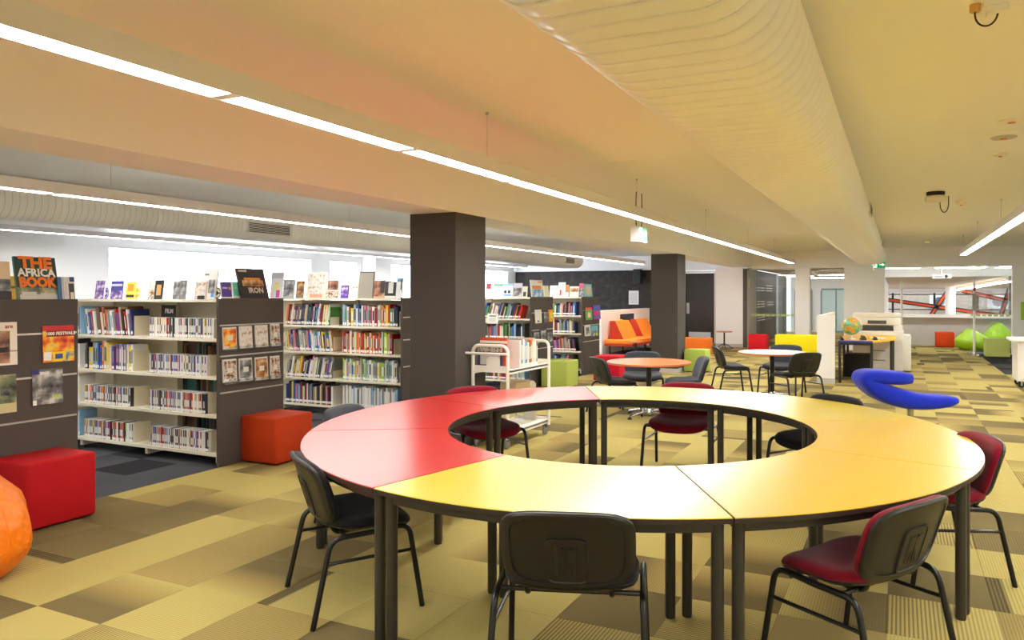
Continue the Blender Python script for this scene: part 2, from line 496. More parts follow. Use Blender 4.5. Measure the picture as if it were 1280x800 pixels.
jA = [-2.9, -1.5, -.1, 1.0, 2.36, 3.70, 5.07, 6.47, 7.97, 9.45, 10.9, 12.35, 13.8, 15.25, 16.7, 18.15, 19.6, 21.4]
light_row(-2.75, jA, 2.50, [-1.95, 1.35, 4.64, 8.0, 11.3, 14.8, 18.1, 21.0], 'long suspended strip light in front of the charcoal pillars, right of the beam')
jB = [-1.4, 0, 1.3, 2.65, 3.99, 5.28, 6.63, 7.87, 9.1] + [10.45+1.4*k for k in range(8)]
light_row(-6.78, jB, 2.50, [1.2, 4.5, 7.8, 11.1, 14.4, 17.7], 'suspended strip light above the ends of the bookshelves')
jC = [1.3+1.42*k for k in range(15)]
light_row(-11.1, jC, 2.50, [3, 6.5, 10, 13.5, 17, 20], 'suspended strip light by the window blinds')
jR = [-2.9+1.43*k for k in range(16)]
light_row(1.28, jR, 2.50, [-1.4, 1.9, 5.2, 8.5, 11.8, 15.2, 18.5], 'suspended strip light over the walkway with the ceiling camera')
light_row(5.31, jR, 2.50, [-1.4, 1.9, 5.2, 8.5, 11.8, 15.2, 18.5], 'guessed unseen strip light, added nearest the right wall')  # guessed row out of view, continues the spacing, added to help light the room
def cross_light(x0, x1, Y, z, label):
    t = empty('linear_light', ((x0+x1)/2, Y, z)); h = (x1-x0)/2
    MB().box(-h, h, -.05, .05, .02, .08).build('housing', M_HOUSING, t)
    MB().box(-h+.01, h-.01, -.045, .045, 0, .02).build('diffuser', M_LAMP, t)
    for sx in (-h+.15, h-.15): MB().cyl((sx,0,.08), (sx,0,2.75-z), .004, 6).build('suspension_wire', M_ALU, t)
    return tag(t, label, 'light')
cross_light(-.40, .55, 24.7, 2.42, 'short strip light beyond the cross beam, next to the wide white column')
cross_light(.95, 2.3, 24.7, 2.42, 'longer strip light beyond the cross beam, over the posts')
cross_light(2.6, 3.4, 24.7, 2.42, 'strip light beyond the cross beam at the right jamb')

def duct(x0, x1, zc, r, y0, y1, pitch, label, vents, seam):
    t = empty('air_duct', ((x0+x1)/2, y0, zc)); h = (x1-x0)/2 - r
    pts = []
    n = 18
    for k in range(n+1): a = -PI/2 + PI*k/n; pts.append((h + r*math.cos(a), r*math.sin(a), math.cos(a), math.sin(a)))
    for k in range(n+1): a = PI/2 + PI*k/n; pts.append((-h + r*math.cos(a), r*math.sin(a), math.cos(a), math.sin(a)))
    prof = [(0, -.005, 1), (.009, -.005, 1), (.012, 0, 0), (.036, .0012, 0), (.065, .0018, 0), (.094, .0012, 0), (.117, 0, 0)]
    rings = []; y = 0
    while y < y1 - y0 - pitch:
        for dy, off, mi in prof: rings.append((y + dy*pitch/.12, off, mi))
        y += pitch
    m = len(pts); vs = []; fs = []; ms = []
    for (yy, off, mi) in rings:
        for (px, pz, nx, nz) in pts: vs.append((px + nx*off, yy, pz + nz*off))
    for i in range(len(rings)-1):
        for k in range(m):
            k2 = (k+1) % m; fs.append((i*m+k, i*m+k2, (i+1)*m+k2, (i+1)*m+k)); ms.append(rings[i][2] if rings[i][2] and rings[i+1][2] else 0)
    fs.append(tuple(range(m))); ms.append(0); fs.append(tuple(range((len(rings)-1)*m, len(rings)*m))); ms.append(0)
    mb = MB(); mb.v = vs; mb.f = fs; mb.m = ms
    mb.build('duct_shell', [M_DUCT, seam], t, True, 60)
    for (vy, w, zz, hh) in vents:
        vx = h + r*math.cos(math.asin(max(-1, min(1, zz/r))))
        g = MB().box(vx-.03, vx+.012, vy-y0-w/2, vy-y0+w/2, zz-hh/2, zz+hh/2); g.build('vent_frame', M_HOUSING, t)
        lv = MB()
        k = 0; nl = max(4, int(hh/.028))
        for k in range(nl):
            z = zz-hh/2+.012+k*(hh-.024)/nl
            lv.box(vx+.0125, vx+.016, vy-y0-w/2+.015, vy-y0+w/2-.015, z, z+.013)
        lv.build('vent_louvre', mat('louvre_dark', (60,58,54), .5), t)
    for hy in range(1, int(y1-y0), 3):
        for sx in (-h, h): MB().cyl((sx, hy, r-.01), (sx, hy, CZ-zc), .004, 6).build('hanger_rod', M_ALU, t)
    return tag(t, label, 'duct')
duct(-1.172, -.336, 2.67, .22, -3.0, 21.6, .125, 'large ribbed flat-oval air duct above the ring of tables', [(9.9, .5, .0, .14), (16.5, .5, .0, .14)], M_DUCTR)
duct(-9.70, -8.80, 2.66, .22, 1.0, 20.6, .075, 'ribbed air duct over the bookshelves on the window side', [(8.33, .82, -.03, .17), (19.6, .6, -.03, .17)], mat('duct_seam_shade_pale', (206, 200, 190), .5))  # fainter groove tint, shade put into the seam colour here too

def exit_sign(loc, rz, label, hang):
    t = empty('exit_sign', loc, rz)
    MB().box(-.17, .17, -.055, .055, 0, .20).build('sign_body', M_WHITE, t)
    g = mat('exit_green', (0, 150, 96), .4, emit=(0,160,100), estr=.6); w = mat('exit_white', (250,255,250), .4, emit=(240,255,245), estr=1.0)
    for s in (1, -1):
        MB().box(-.16, .16, *( (-.059,-.056) if s > 0 else (.056,.059) ), .03, .19).build('sign_face', g, t)
        y = -.0615 if s > 0 else .0615
        p = MB()
        def q(pts): p.add([(a*s, y, b) for a, b in pts], [tuple(range(len(pts)))])
        q([(-.155,.035),(-.05,.035),(-.05,.185),(-.155,.185)])
        q([(.02,.11),(.09,.11),(.09,.08),(.155,.12),(.09,.165),(.09,.135),(.02,.135)])
        p.build('pictogram', w, t)
        r = MB()
        r.add([(s*(-.115+.016*math.cos(a)), y-.001*s, .18+.016*math.sin(a)) for a in [2*PI*k/10 for k in range(10)]], [tuple(range(10))])
        def q2(pts): r.add([(a*s, y-.001*s, b) for a, b in pts], [tuple(range(len(pts)))])
        q2([(-.135,.155),(-.10,.162),(-.105,.105),(-.13,.105)])
        q2([(-.13,.11),(-.112,.11),(-.14,.05),(-.16,.05)]); q2([(-.12,.11),(-.104,.11),(-.085,.08),(-.08,.05),(-.095,.05),(-.10,.075)])
        q2([(-.135,.155),(-.128,.165),(-.16,.125),(-.166,.133)]); q2([(-.103,.16),(-.10,.148),(-.075,.13),(-.07,.14)])
        r.build('running_figure', g, t)
    if hang:
        for sx in (-.1, .1): MB().tube([(sx,0,.20),(sx*1.2,0,.28),(sx*1.3,0,.34),(sx*1.1,0,hang)], .006, 8).build('hanger_cable', M_TXTK, t)
    return tag(t, label, 'sign')
exit_sign((-3.10, 9.1, 2.30), PI/2, 'green running-figure exit sign hanging under the strip light', .65)
exit_sign((-.55, 22.8, 2.36), 0, 'flat green exit sign above the wide white column', .59)

# small things on the ceiling
t = empty('projector_mount', (.36, 3.86, CZ))
MB().lathe([(.020,-.035),(.024,-.03),(.024,0)], 16, (-.045,0,0)).build('mount_tube', mat('mount_tan', (214,170,100), .5), t)
MB().box(-.015, .26, -.06, .06, -.03, 0).build('mount_plate', M_WHITE, t)
MB().box(.0, .085, -.05, .05, -.055, -.03).build('socket_box', M_WHITE, t)
MB().tube([(-.045,0,-.03)] + [(.0-.046*math.cos(PI*k/12), 0, -.045-.06*math.sin(PI*k/12)) for k in range(13)] + [(.045,0,-.04)], .0042, 8).build('cable', M_TXTK, t, True)
tag(t, 'white ceiling projector bracket with looped black cable', 'bracket')
t = empty('ceiling_camera', (.42, 10.65, CZ))
MB().lathe([(.09,-.05),(.11,-.035),(.11,0)], 20).build('mount_base', M_TXTK, t)
MB().lathe([(.03,-.14),(.12,-.12),(.13,-.08),(.10,-.05)], 20).build('camera_body', M_CREAM, t)
MB().tube([(.05,0,-.12)]+[(.10+.05*math.cos(PI-PI*k/8), 0, -.15-.12*math.sin(PI*k/8)) for k in range(9)]+[(.15,0,-.06)], .006, 6).build('cable', M_TXTK, t)
tag(t, 'cream ceiling camera with black base and dangling cable', 'camera')
def disc(name, loc, r, h, label, cat, m=M_CREAM, grp=None):
    t = empty(name, loc)
    MB().lathe([(r*.55,-h),(r*.9,-h*.8),(r,-h*.35),(r,0)], 24).build('body', m, t)
    MB().lathe([(r*.25,-h-.006),(r*.3,-h+.002)], 12).build('centre_cap', M_WOOD, t)
    return tag(t, label, cat, grp)
disc('smoke_detector', (.79, 11.8, CZ), .07, .06, 'cream smoke detector beside the ceiling camera', 'detector')
disc('smoke_detector', (.62, 20.2, CZ), .07, .06, 'cream smoke detector on the ceiling near the cross beam', 'detector')
disc('smoke_detector', (.86, 8.0, CZ), .06, .03, 'small orange-centred detector on the ceiling between joint and camera', 'detector')
disc('ceiling_downlight', (.78, 6.55, CZ), .10, .012, 'round white flush downlight disc just before the ceiling joint', 'speaker')  # a flush downlight, built as a plain disc without emission
disc('ceiling_downlight', (.80, 7.2, CZ), .10, .012, 'round grey flush downlight disc just past the ceiling joint', 'speaker', M_WALLG)

# ------------------------------------------------------------------ ring of eight arc tables
RC = Vector((-1.66, 4.66)); RO, RI, TH = 2.08, 1.20, .74
M_RED = mat('laminate_red', (220, 28, 28), .30, spec=1.0, coat=1.0)
M_LEM = mat('laminate_lemon', (246, 220, 50), .30, spec=1.0, coat=1.0)
M_GOLD = mat('laminate_gold', (248, 204, 46), .30, spec=1.0, coat=1.0)
M_EDGE = mat('table_edge', (46, 32, 28), .5)
A0 = -104.0
def arc_table(a0, a1, m, label, grp):
    am = math.radians((a0+a1)/2); t = empty('arc_table', (RC.x, RC.y, 0))
    g = .003
    def sector(r0, r1, z0, z1, ins, n=20, mi=0, mb=None):
        mb = mb or MB(); vs = []
        for r in (r0, r1):
            b0 = math.radians(a0) + ins/r; b1 = math.radians(a1) - ins/r
            for k in range(n+1):
                a = b0 + (b1-b0)*k/n
                vs.append((r*math.cos(a), r*math.sin(a)))
        poly = vs[:n+1] + vs[n+1:][::-1]
        # quads rather than one concave polygon
        V = [(x,y,z0) for x,y in vs] + [(x,y,z1) for x,y in vs]; N = n+1; F = []
        for k in range(n):
            F += [(k,k+1,N+k+1,N+k), (2*N+k,3*N+k,3*N+k+1,2*N+k+1), (k,2*N+k,2*N+k+1,k+1), (N+k,N+k+1,3*N+k+1,3*N+k)]
        F += [(0,N,3*N,2*N), (n,2*N+n,3*N+n,N+n)]
        return mb.add(V, F, mi)
    sector(RI+.002, RO-.002, TH-.004, TH, g+.002).build('tabletop', m, t, True, 30)
    sector(RI, RO, TH-.024, TH-.004, g).build('edge_band', M_EDGE, t, True, 30)
    ap = sector(RI+.05, RI+.075, TH-.075, TH-.028, .05); sector(RO-.085, RO-.06, TH-.075, TH-.028, .05, mb=ap)
    for ang, sgn in ((a0, 1), (a1, -1)):
        a = math.radians(ang); c, s_ = math.cos(a), math.sin(a); off = .045*sgn
        p0 = Vector((RI+.06, off)); p1 = Vector((RO-.07, off))
        q = lambda u, w, z: (u*c - w*s_, u*s_ + w*c, z)
        w0, w1 = off-.012, off+.012
        ap.add([q(p0.x,w0,TH-.075),q(p1.x,w0,TH-.075),q(p1.x,w1,TH-.075),q(p0.x,w1,TH-.075),q(p0.x,w0,TH-.028),q(p1.x,w0,TH-.028),q(p1.x,w1,TH-.028),q(p0.x,w1,TH-.028)],
               [(0,3,2,1),(4,5,6,7),(0,1,5,4),(1,2,6,5),(2,3,7,6),(3,0,4,7)])
    ap.build('frame', M_LEG, t, True, 30)
    for ang, sgn in ((a0, 1), (a1, -1)):
        for r in (RI+.065, RO-.075):
            a = math.radians(ang); off = .043*sgn
            x, y = r*math.cos(a) - off*math.sin(a), r*math.sin(a) + off*math.cos(a)
            MB().lathe([(.024,0),(.026,.012),(.026,TH-.028)], 20, (x,y,0)).build('leg', M_LEG, t, True)
    return tag(t, label, 'table', grp)
G_ = 'arc tables forming the ring'
arc_table(A0, A0+45, M_LEM, 'lemon-yellow arc table with the black chair tucked at its outer edge, joined to red', G_)
arc_table(A0+45, A0+90, M_GOLD, 'golden-yellow arc table with the burgundy chair leaning toward it', G_)
arc_table(A0+90, A0+135, M_GOLD, 'golden-yellow arc table between another golden table and a lemon one', G_)
arc_table(A0+135, A0+180, M_LEM, 'lemon-yellow arc table in front of the blue perch stool', G_)
arc_table(A0+180, A0+225, M_LEM, 'lemon-yellow arc table joined to red, on the round wooden table side', G_)
arc_table(A0+225, A0+270, M_RED, 'red arc table on the book trolley side', G_)
arc_table(A0+270, A0+315, M_RED, 'red arc table between the two other red ones', G_)
arc_table(A0+315, A0+360, M_RED, 'red arc table with the black chair beside its leg', G_)

# ------------------------------------------------------------------ visitor chairs
def make_chair(kind):
    seatm = {'black': M_BLACKF, 'slate': M_GREYF, 'burgundy': M_BURG}[kind]
    t = empty('visitor_chair')
    # seat cushion: saddle shaped, rolls down at the front
    W, D = .555, .47
    def seat_fn(u, v, h):
        z = .440 + h - .030*(max(0, v)/.225)**3 + .020*(u/.278)**2 - .012*(1-min(1, abs(v)/.21)**2)*(1-(u/.278)**2) + .03*max(0, -v-.08)/.14
        return (u, v+.025, z)
    ol = rrect(W, D, 3.8)
    MB().cushion(ol, [(.4,.036),(.75,.036),(.90,.032),(.97,.020),(1.0,.002),(.985,-.014)], seat_fn).build('seat', seatm, t, True, 70)
    MB().cushion(ol, [(.96,-.014),(.985,-.016),(.95,-.026),(.80,-.034),(.4,-.036)], seat_fn).build('seat_shell', M_BLACKP, t, True, 70)
    # backrest: pad in front, moulded shell behind, wrapped round the sitter
    BW, BH, BCZ = .535, .325, .620
    def back_fn(u, v, h):
        y = -.240 - v*.30 - .25*max(0, v)**2 + .15*u*u/.265 - h
        wid = 1.0 - .08*max(0, -v/.17)**2
        return (u*wid, y, BCZ + v - .012*(u/.265)**2*max(0, v/.17))
    ob = rrect(BW, BH, 5.5, 52)
    MB().cushion(ob, [(.5,-.044),(.80,-.043),(.91,-.038),(.97,-.027),(.995,-.012),(.985,0)], back_fn).build('backrest', seatm, t, True, 70)
    sh = MB().cushion(ob, [(.96,-.003),(.985,0),(1.0,.006),(.995,.016),(.95,.025),(.90,.027),(.85,.027),(.835,.020),(.80,.020),(.4,.020)], back_fn)
    bs_ = sh.build('back_shell', M_BLACKP, t, True, 35)
    MB().cushion([(u, v-.045) for u, v in rrect(.17, .20, 8)], [(1.0,.018),(.98,.027),(.93,.028),(.90,.024),(.6,.024)], back_fn).build('back_pocket', M_BLACKP, bs_, True, 35)
    for k in (-1.5, -.5, .5, 1.5):
        MB().cushion([(u+.03*k, v-.045) for u, v in rrect(.011, .14, 3, 10)], [(1.0,.022),(.8,.028)], back_fn).build('back_rib', M_BLACKP, bs_, True, 35)
    def bend(pts, r=.05, n=6):
        P = [Vector(p) for p in pts]; out = [P[0]]
        for i in range(1, len(P)-1):
            a = (P[i-1]-P[i]).normalized(); b = (P[i+1]-P[i]).normalized()
            p0, p2 = P[i]+a*r, P[i]+b*r
            for k in range(n+1):
                q = k/n; out.append(p0*(1-q)**2 + P[i]*2*q*(1-q) + p2*q*q)
        out.append(P[-1]); return out
    for s in (-1, 1):
        MB().tube(bend([(s*.312,.265,.0), (s*.294,.200,.432), (s*.294,0,.420)], .06), .014, 12).build('leg', M_BLACKT, t, True)
        MB().tube(bend([(s*.312,-.285,.0), (s*.294,-.195,.416), (s*.294,0,.420)], .06), .014, 12).build('leg', M_BLACKT, t, True)
        MB().tube([(s*.301,.222,.30), (s*.301,-.222,.30)], .009, 8).build('stretcher', M_BLACKT, t, True)
        MB().tube(bend([(s*.17,-.02,.410), (s*.17,-.150,.410), (s*.17,-.162,.460), (s*.17,-.172,.500)], .035), .013, 10).build('back_support', M_BLACKT, t, True)
    for y in (.12, -.12):
        MB().tube([(-.294,y,.416), (.294,y,.416)], .011, 8).build('cross_tube', M_BLACKT, t, True)
    t['category'] = 'chair'
    return t
PROTO = {}
def chair(kind, x, y, face, label, grp=None):
    """face = direction (degrees from +X) the sitter would look"""
    if kind not in PROTO: PROTO[kind] = make_chair(kind); c = PROTO[kind]
    else: c = copy_tree(PROTO[kind])
    c.location = (x, y, 0); c.rotation_euler = (0, 0, math.radians(face) - PI/2)
    tag(c, label, 'chair')
    if grp: c['group'] = grp
    elif 'group' in c: del c['group']
    return c
def chair_back(kind, bx, by, face, label, grp=None):
    a = math.radians(face)   # bx,by = middle of the top edge of the backrest
    return chair(kind, bx + .29*math.cos(a), by + .29*math.sin(a), face, label, grp)
def to_c(x, y, d=0): return math.degrees(math.atan2(RC.y-y, RC.x-x)) + d
CG = 'chairs around the ring of tables'
chair('black', -2.66, 3.10, 56, 'black chair standing at the seam of red and lemon tables', CG)
chair_back('black', -1.16, 2.54, to_c(-1.16, 2.54, 5), 'black chair pushed against the lemon table, plastic back shell outward', CG)
chair_back('burgundy', 0.08, 3.28, to_c(.08, 3.28, 8), 'burgundy chair with black back shell at the golden table', CG)
chair_back('burgundy', 0.47, 5.0, to_c(.47, 5.00, 12), 'burgundy chair drawn up where the two golden tables meet', CG)
chair_back('black', -0.46, 6.47, to_c(-.46, 6.47, 0), 'black chair drawn up to the lemon table facing the blue stool', CG)
chair_back('burgundy', -1.83, 6.83, to_c(-1.83, 6.83, -2), 'burgundy chair at the pale table, its back toward the round wooden table', CG)
chair_back('burgundy', -3.56, 5.71, to_c(-3.56, 5.71, -4), 'burgundy chair between the red tables and the book trolley', CG)
chair_back('slate', -3.82, 4.28, to_c(-3.82, 4.28, 0), 'dark grey chair on the bookshelf side of the red tables', CG)

# ------------------------------------------------------------------ round tables with star bases, and their chairs
def round_table(x, y, r, topm, label, ang):
    t = empty('round_table', (x, y, 0), ang)
    MB().lathe([(r-.006,.705),(r,.71),(r,.725),(r-.004,.729)], 48).build('edge_band', M_WOOD, t, True)
    MB().lathe([(r-.004,.729),(r-.006,.732)], 48).build('tabletop', topm, t)
    MB().lathe([(.035,.09),(.035,.70),(.12,.705)], 20).build('column', M_BLACKT, t, True)
    MB().lathe([(.03,.03),(.055,.04),(.05,.10),(.035,.12)], 20).build('hub', M_CHROME, t, True)
    for k in range(4):
        a = PI/4 + PI/2*k; c, s_ = math.cos(a), math.sin(a)
        MB().tube([(.04*c,.04*s_,.075), (.20*c,.20*s_,.065), (.36*c,.36*s_,.035)], [.028,.022,.014], 10).build('foot_arm', M_CHROME, t, True)
        MB().lathe([(.03,0),(.03,.01),(.015,.03)], 12, (.36*c,.36*s_,0)).build('foot_pad', M_BLACKP, t, True)
    return tag(t, label, 'table')
round_table(-3.03, 9.30, .56, M_WOODTOP, 'round wood-topped table nearest the charcoal pillars, on chrome star base', .35)
round_table(-1.80, 11.66, .52, mat('pale_top', (238, 214, 204), .3), 'round pale-topped table with wooden edge beside the globe desk wall', .1)
chair_back('slate', -3.72, 9.08, 44, 'dark grey chair at the round wooden table, beside the red ottoman')
chair_back('slate', -3.47, 10.35, -72, 'dark grey chair at the round wooden table, in front of the pillar')
chair_back('slate', -2.38, 9.8, 206, 'dark grey chair at the round wooden table, back to the pale round table')
chair_back('slate', -2.75, 11.85, 25, 'dark grey chair at the pale round table, standing apart by the green ottoman')
chair_back('slate', -1.72, 12.72, -100, 'dark grey chair at the pale round table, in front of the yellow bench')
chair_back('slate', -1.2, 11.1, 135, 'dark grey chair at the pale round table, next to the half wall')

# ------------------------------------------------------------------ ottomans, benches, bean bags
def ottoman(x0, x1, y0, y1, h, rgb, label, name='ottoman', r=.022, grp=None):
    key = 'upholstery_%d_%d_%d' % rgb
    m = mat(key, rgb, .75, spec=.3, noise=.06, nscale=300, bump=.1)
    t = empty(name, ((x0+x1)/2, (y0+y1)/2, 0))
    me = rbox_mesh('cushion_body', x1-x0, y1-y0, h-.012, r, m)
    link('cushion_body', me, t, (0, 0, .012))
    hw, hd = (x1-x0)/2-.006, (y1-y0)/2-.006
    # seam piping just under the top edge
    MB().tube([(-hw,-hd,h-.03),(hw,-hd,h-.03),(hw,hd,h-.03),(-hw,hd,h-.03),(-hw,-hd,h-.03)], .0065, 6).build('piping', m, t, True)
    for sx in (-1, 1):
        for sy in (-1, 1):
            MB().lathe([(.02,0),(.02,.014)], 10, (sx*(hw-.06), sy*(hd-.06), 0)).build('foot', M_TXTK, t)
    return tag(t, label, 'ottoman' if name == 'ottoman' else 'bench', grp)
ottoman(-5.78, -5.34, 2.97, 3.44, .47, (178, 4, 18), 'red cube ottoman on the straw carpet beside the orange bean bag')
ottoman(-5.785, -5.33, 5.12, 5.60, .45, (180, 54, 6), 'orange cube ottoman against the charcoal end panel of the disc shelves')
ottoman(-5.70, -5.20, 11.45, 11.95, .47, (178, 192, 92), 'lime green cube ottoman against the third bookshelf end')
ottoman(-5.25, -4.72, 12.75, 13.28, .47, (208, 16, 44), 'crimson cube ottoman beside the round wooden table')
ottoman(-4.12, -3.66, 15.0, 15.46, .47, (172, 190, 84), 'lime green cube ottoman beside the far charcoal pillar')
ottoman(-6.05, -4.62, 19.2, 19.75, .46, (234, 116, 30), 'low orange bench ottoman behind the far charcoal pillar', 'bench')
ottoman(-4.02, -3.50, 21.6, 22.1, .47, (214, 20, 32), 'red cube ottoman by the glass partition')
ottoman(-3.20, -2.02, 21.2, 21.7, .50, (246, 226, 14), 'bright yellow bench ottoman in front of the slim white column', 'bench')
ottoman(1.0, 1.52, 25.35, 25.85, .47, (222, 74, 20), 'orange cube ottoman against the half wall between two posts')
ottoman(1.72, 2.2, 25.3, 25.78, .47, (214, 62, 16), 'orange cube ottoman partly behind the metal post')
ottoman(2.02, 2.58, 21.9, 22.4, .48, (190, 202, 112), 'olive-lime cube ottoman on grey carpet before the bean bag')
ottoman(-.98, -.52, 15.35, 15.8, .46, (28, 27, 26), 'black cube ottoman under the globe desk')

def bean_bag(x, y, r, h, rgb, label, seed, tip=(0,0)):
    m = mat('vinyl_%d_%d_%d' % rgb, rgb, .42, spec=.5, bump=.9, nscale=7)
    m.node_tree.nodes['Bump'].inputs['Distance'].default_value = .05
    t = empty('bean_bag', (x, y, 0)); rr = random.Random(seed)
    n, L = 40, 18; vs = []; fs = []
    ph = [rr.random()*6 for _ in range(6)]
    for i in range(L+1):
        q = i/L
        z = h*(q**1.15)
        rad = r*(math.sin(PI*min(1, .22+.78*q)*.98))**.75 if q < .55 else r*((1-q)/.45*.95+.05)**.8*1.0*math.sin(PI*min(1,.22+.78*.55)*.98)**.75
        if i == 0: rad = r*.72
        for k in range(n):
            a = 2*PI*k/n
            w = 1 + .05*math.sin(3*a+ph[0]) + .03*math.sin(5*a+ph[1]+3*q) + .035*q*math.sin(9*a+ph[2]) + .02*math.sin(14*q+2*a+ph[3])
            vs.append((rad*w*math.cos(a)+tip[0]*q*q, rad*w*math.sin(a)+tip[1]*q*q, z))
    for i in range(L):
        for k in range(n):
            k2 = (k+1) % n; fs.append((i*n+k, i*n+k2, (i+1)*n+k2, (i+1)*n+k))
    fs.append(tuple(range(n))[::-1]); fs.append(tuple(range(L*n, L*n+n)))
    MB().add(vs, fs).build('bag', m, t, True, 80)
    for k in range(3):
        a = 2*PI*k/3+.4; pts = []
        for i in range(0, L+1, 2):
            j = i*n + int(((a/(2*PI)) % 1)*n); v = Vector(vs[j]); pts.append(v*1.002)
        MB().tube(pts, .006, 6).build('seam', m, t, True)
    return tag(t, label, 'bean bag')
bean_bag(-4.92, 2.26, .47, .82, (240, 122, 4), 'orange vinyl bean bag next to the red ottoman', 3, (-.1, 0))
bean_bag(2.02, 24.7, .50, .62, (168, 212, 24), 'bright lime bean bag slumped against the half wall, rounded front', 5, (-.15, .1))
bean_bag(2.62, 25.25, .44, .80, (160, 206, 20), 'bright lime bean bag with a peaked top behind the olive ottoman', 8, (.05, 0))

# upholstered bench with wedge backs against the white partition
t = empty('lounge_bench', (-7.05, 17.9, 0))
MO1 = mat('upholstery_orange', (250, 136, 12), .7); MO2 = mat('upholstery_rust', (176, 44, 12), .7)
MB().box(.0, .78, 0, 3.4, .28, .34).build('seat_base', MO2, t)
link('seat_cushion', rbox_mesh('seat_cushion', .78, 3.4, .10, .02, MO1), t, (.39, 1.7, .34))
for y0 in (.35, 2.0):
    w = MB().prism([(.02,.44),(.40,.44),(.16,.92),(.02,.92)], y0, y0+1.1, fn=lambda x, y, z: (x, z, y))
    b = w.build('wedge_back', MO1, t)
    MB().prism([(.02,.44),(.405,.44),(.165,.925),(.02,.925)], y0-.012, y0, fn=lambda x, y, z: (x, z, y)).build('wedge_side', MO2, b)
for y in (.2, 1.2, 2.2, 3.2):
    for x in (.08, .7): MB().cyl((x,y,0), (x,y,.28), .018, 10).build('leg', M_TXTK, t)
MB().box(.79, 1.05, -.35, .15, .40, .43).build('side_tray', M_WOODTOP, t); MB().cyl((.9,-.1,0), (.9,-.1,.40), .025, 10).build('tray_post', M_TXTK, t)
tag(t, 'orange lounge bench with slanted wedge backs along the white partition', 'bench')
t = empty('partition', (-7.2, 17.8, 0))
pm = MB().box(0, .12, 0, 1.35, .06, 1.21).box(0, .12, 1.35, 2.9, .06, .62).box(0, .12, 1.35, 2.9, 1.08, 1.21).box(0, .12, 2.9, 4.0, .06, 1.21)
pm.build('partition_panel', mat('partition_white', (236, 226, 218), .7), t)
MB().box(.01, .11, 1.35, 1.40, .62, 1.08).box(.01, .11, 2.85, 2.90, .62, 1.08).build('opening_frame', M_ALU, t)
for y in (.1, 3.8): MB().box(-.1, .22, y-.03, y+.03, 0, .06).build('foot', M_ALU, t)
tag(t, 'low white partition with a framed opening behind the orange bench', 'partition')
ottoman(-8.1, -7.45, 19.2, 20.4, .90, (240, 216, 20), 'yellow high-backed seat seen through the partition opening', 'bench')

# blue perch stool: thick ribbon folded like a sideways V, on a steel post
def perch():
    t = empty('perch_stool', (.03, 7.35, 0), YAW)
    m = mat('fabric_blue', (24, 46, 190), .9, spec=.2, noise=.12, nscale=300, bump=.2, sheen=.2)
    px_ = [(1134,470.5),(1120,470),(1105,469),(1090,468),(1080,468.5),(1077.5,472),(1083,478),(1094,485),(1109,491),(1125,495.5),(1141,498.5),(1160,499.5),(1177,498.5),(1190,497)]
    cl = [((a-1129)*.0073, 1.61-(b-369)*.0073-.012) for a, b in px_]
    th = [q*.0094 for q in (5,6.2,6.6,6.6,6.4,6.4,7.2,8.4,9.2,9,8,6.8,5.5,3)]
    n = 24; D = .30; rows = []
    P = [Vector((a,0,b)) for a, b in cl]
    # Catmull smoothing
    Q, T = [], []
    for i in range(len(P)-1):
        p0, p1, p2, p3 = P[max(0,i-1)], P[i], P[i+1], P[min(len(P)-1,i+2)]
        for k in range(4):
            q = k/4
            Q.append(.5*((2*p1)+(p2-p0)*q+(2*p0-5*p1+4*p2-p3)*q*q+(3*p1-p0-3*p2+p3)*q**3)); T.append(th[i]*(1-q)+th[i+1]*q)
    Q.append(P[-1]); T.append(th[-1])
    vs, fs = [], []
    for i, p in enumerate(Q):
        tan = (Q[min(len(Q)-1,i+1)] - Q[max(0,i-1)]).normalized(); nrm = Vector((-tan.z,0,tan.x))
        endk = min(1.0, (min(i, len(Q)-1-i)+.6)/4.0)
        for k in range(n):
            a = 2*PI*k/n; c, s_ = math.cos(a), math.sin(a)
            qq = (abs(c)**4+abs(s_)**4)**(-.25)
            wv = D/2*(.72+.28*endk)
            vs.append(p + Vector((0,1,0))*c*qq*wv + nrm*s_*qq*T[i])
    for i in range(len(Q)-1):
        for k in range(n):
            k2 = (k+1) % n; fs.append((i*n+k, i*n+k2, (i+1)*n+k2, (i+1)*n+k))
    fs.append(tuple(range(n))); fs.append(tuple(range((len(Q)-1)*n, len(Q)*n)))
    MB().add(vs, fs).build('seat', m, t, True, 60)
    MB().cyl((.06,0,.02), (.06,0,.62), .028, 18).build('post', M_CHROME, t, True)
    MB().lathe([(.24,0),(.24,.008),(.05,.022),(.03,.03)], 32, (.06,0,0)).build('base', M_CHROME, t, True)
    tag(t, 'bright blue folded-ribbon perch stool on a steel post', 'stool')
perch()
# small bistro stool table by the white wall
t = empty('side_table', (-4.80, 22.0, 0))
MB().lathe([(.24,.50),(.24,.525)], 28).build('tabletop', M_WOOD, t)
MB().cyl((0,0,.10), (0,0,.50), .022, 12).build('column', M_BLACKT, t)
for k in range(4):
    a = PI/2*k+.4; MB().tube([(0,0,.16), (.14*math.cos(a),.14*math.sin(a),.09), (.27*math.cos(a),.27*math.sin(a),.0)], .012, 8).build('leg', M_BLACKT, t)
tag(t, 'small low side table with splayed legs by the white wall', 'table')

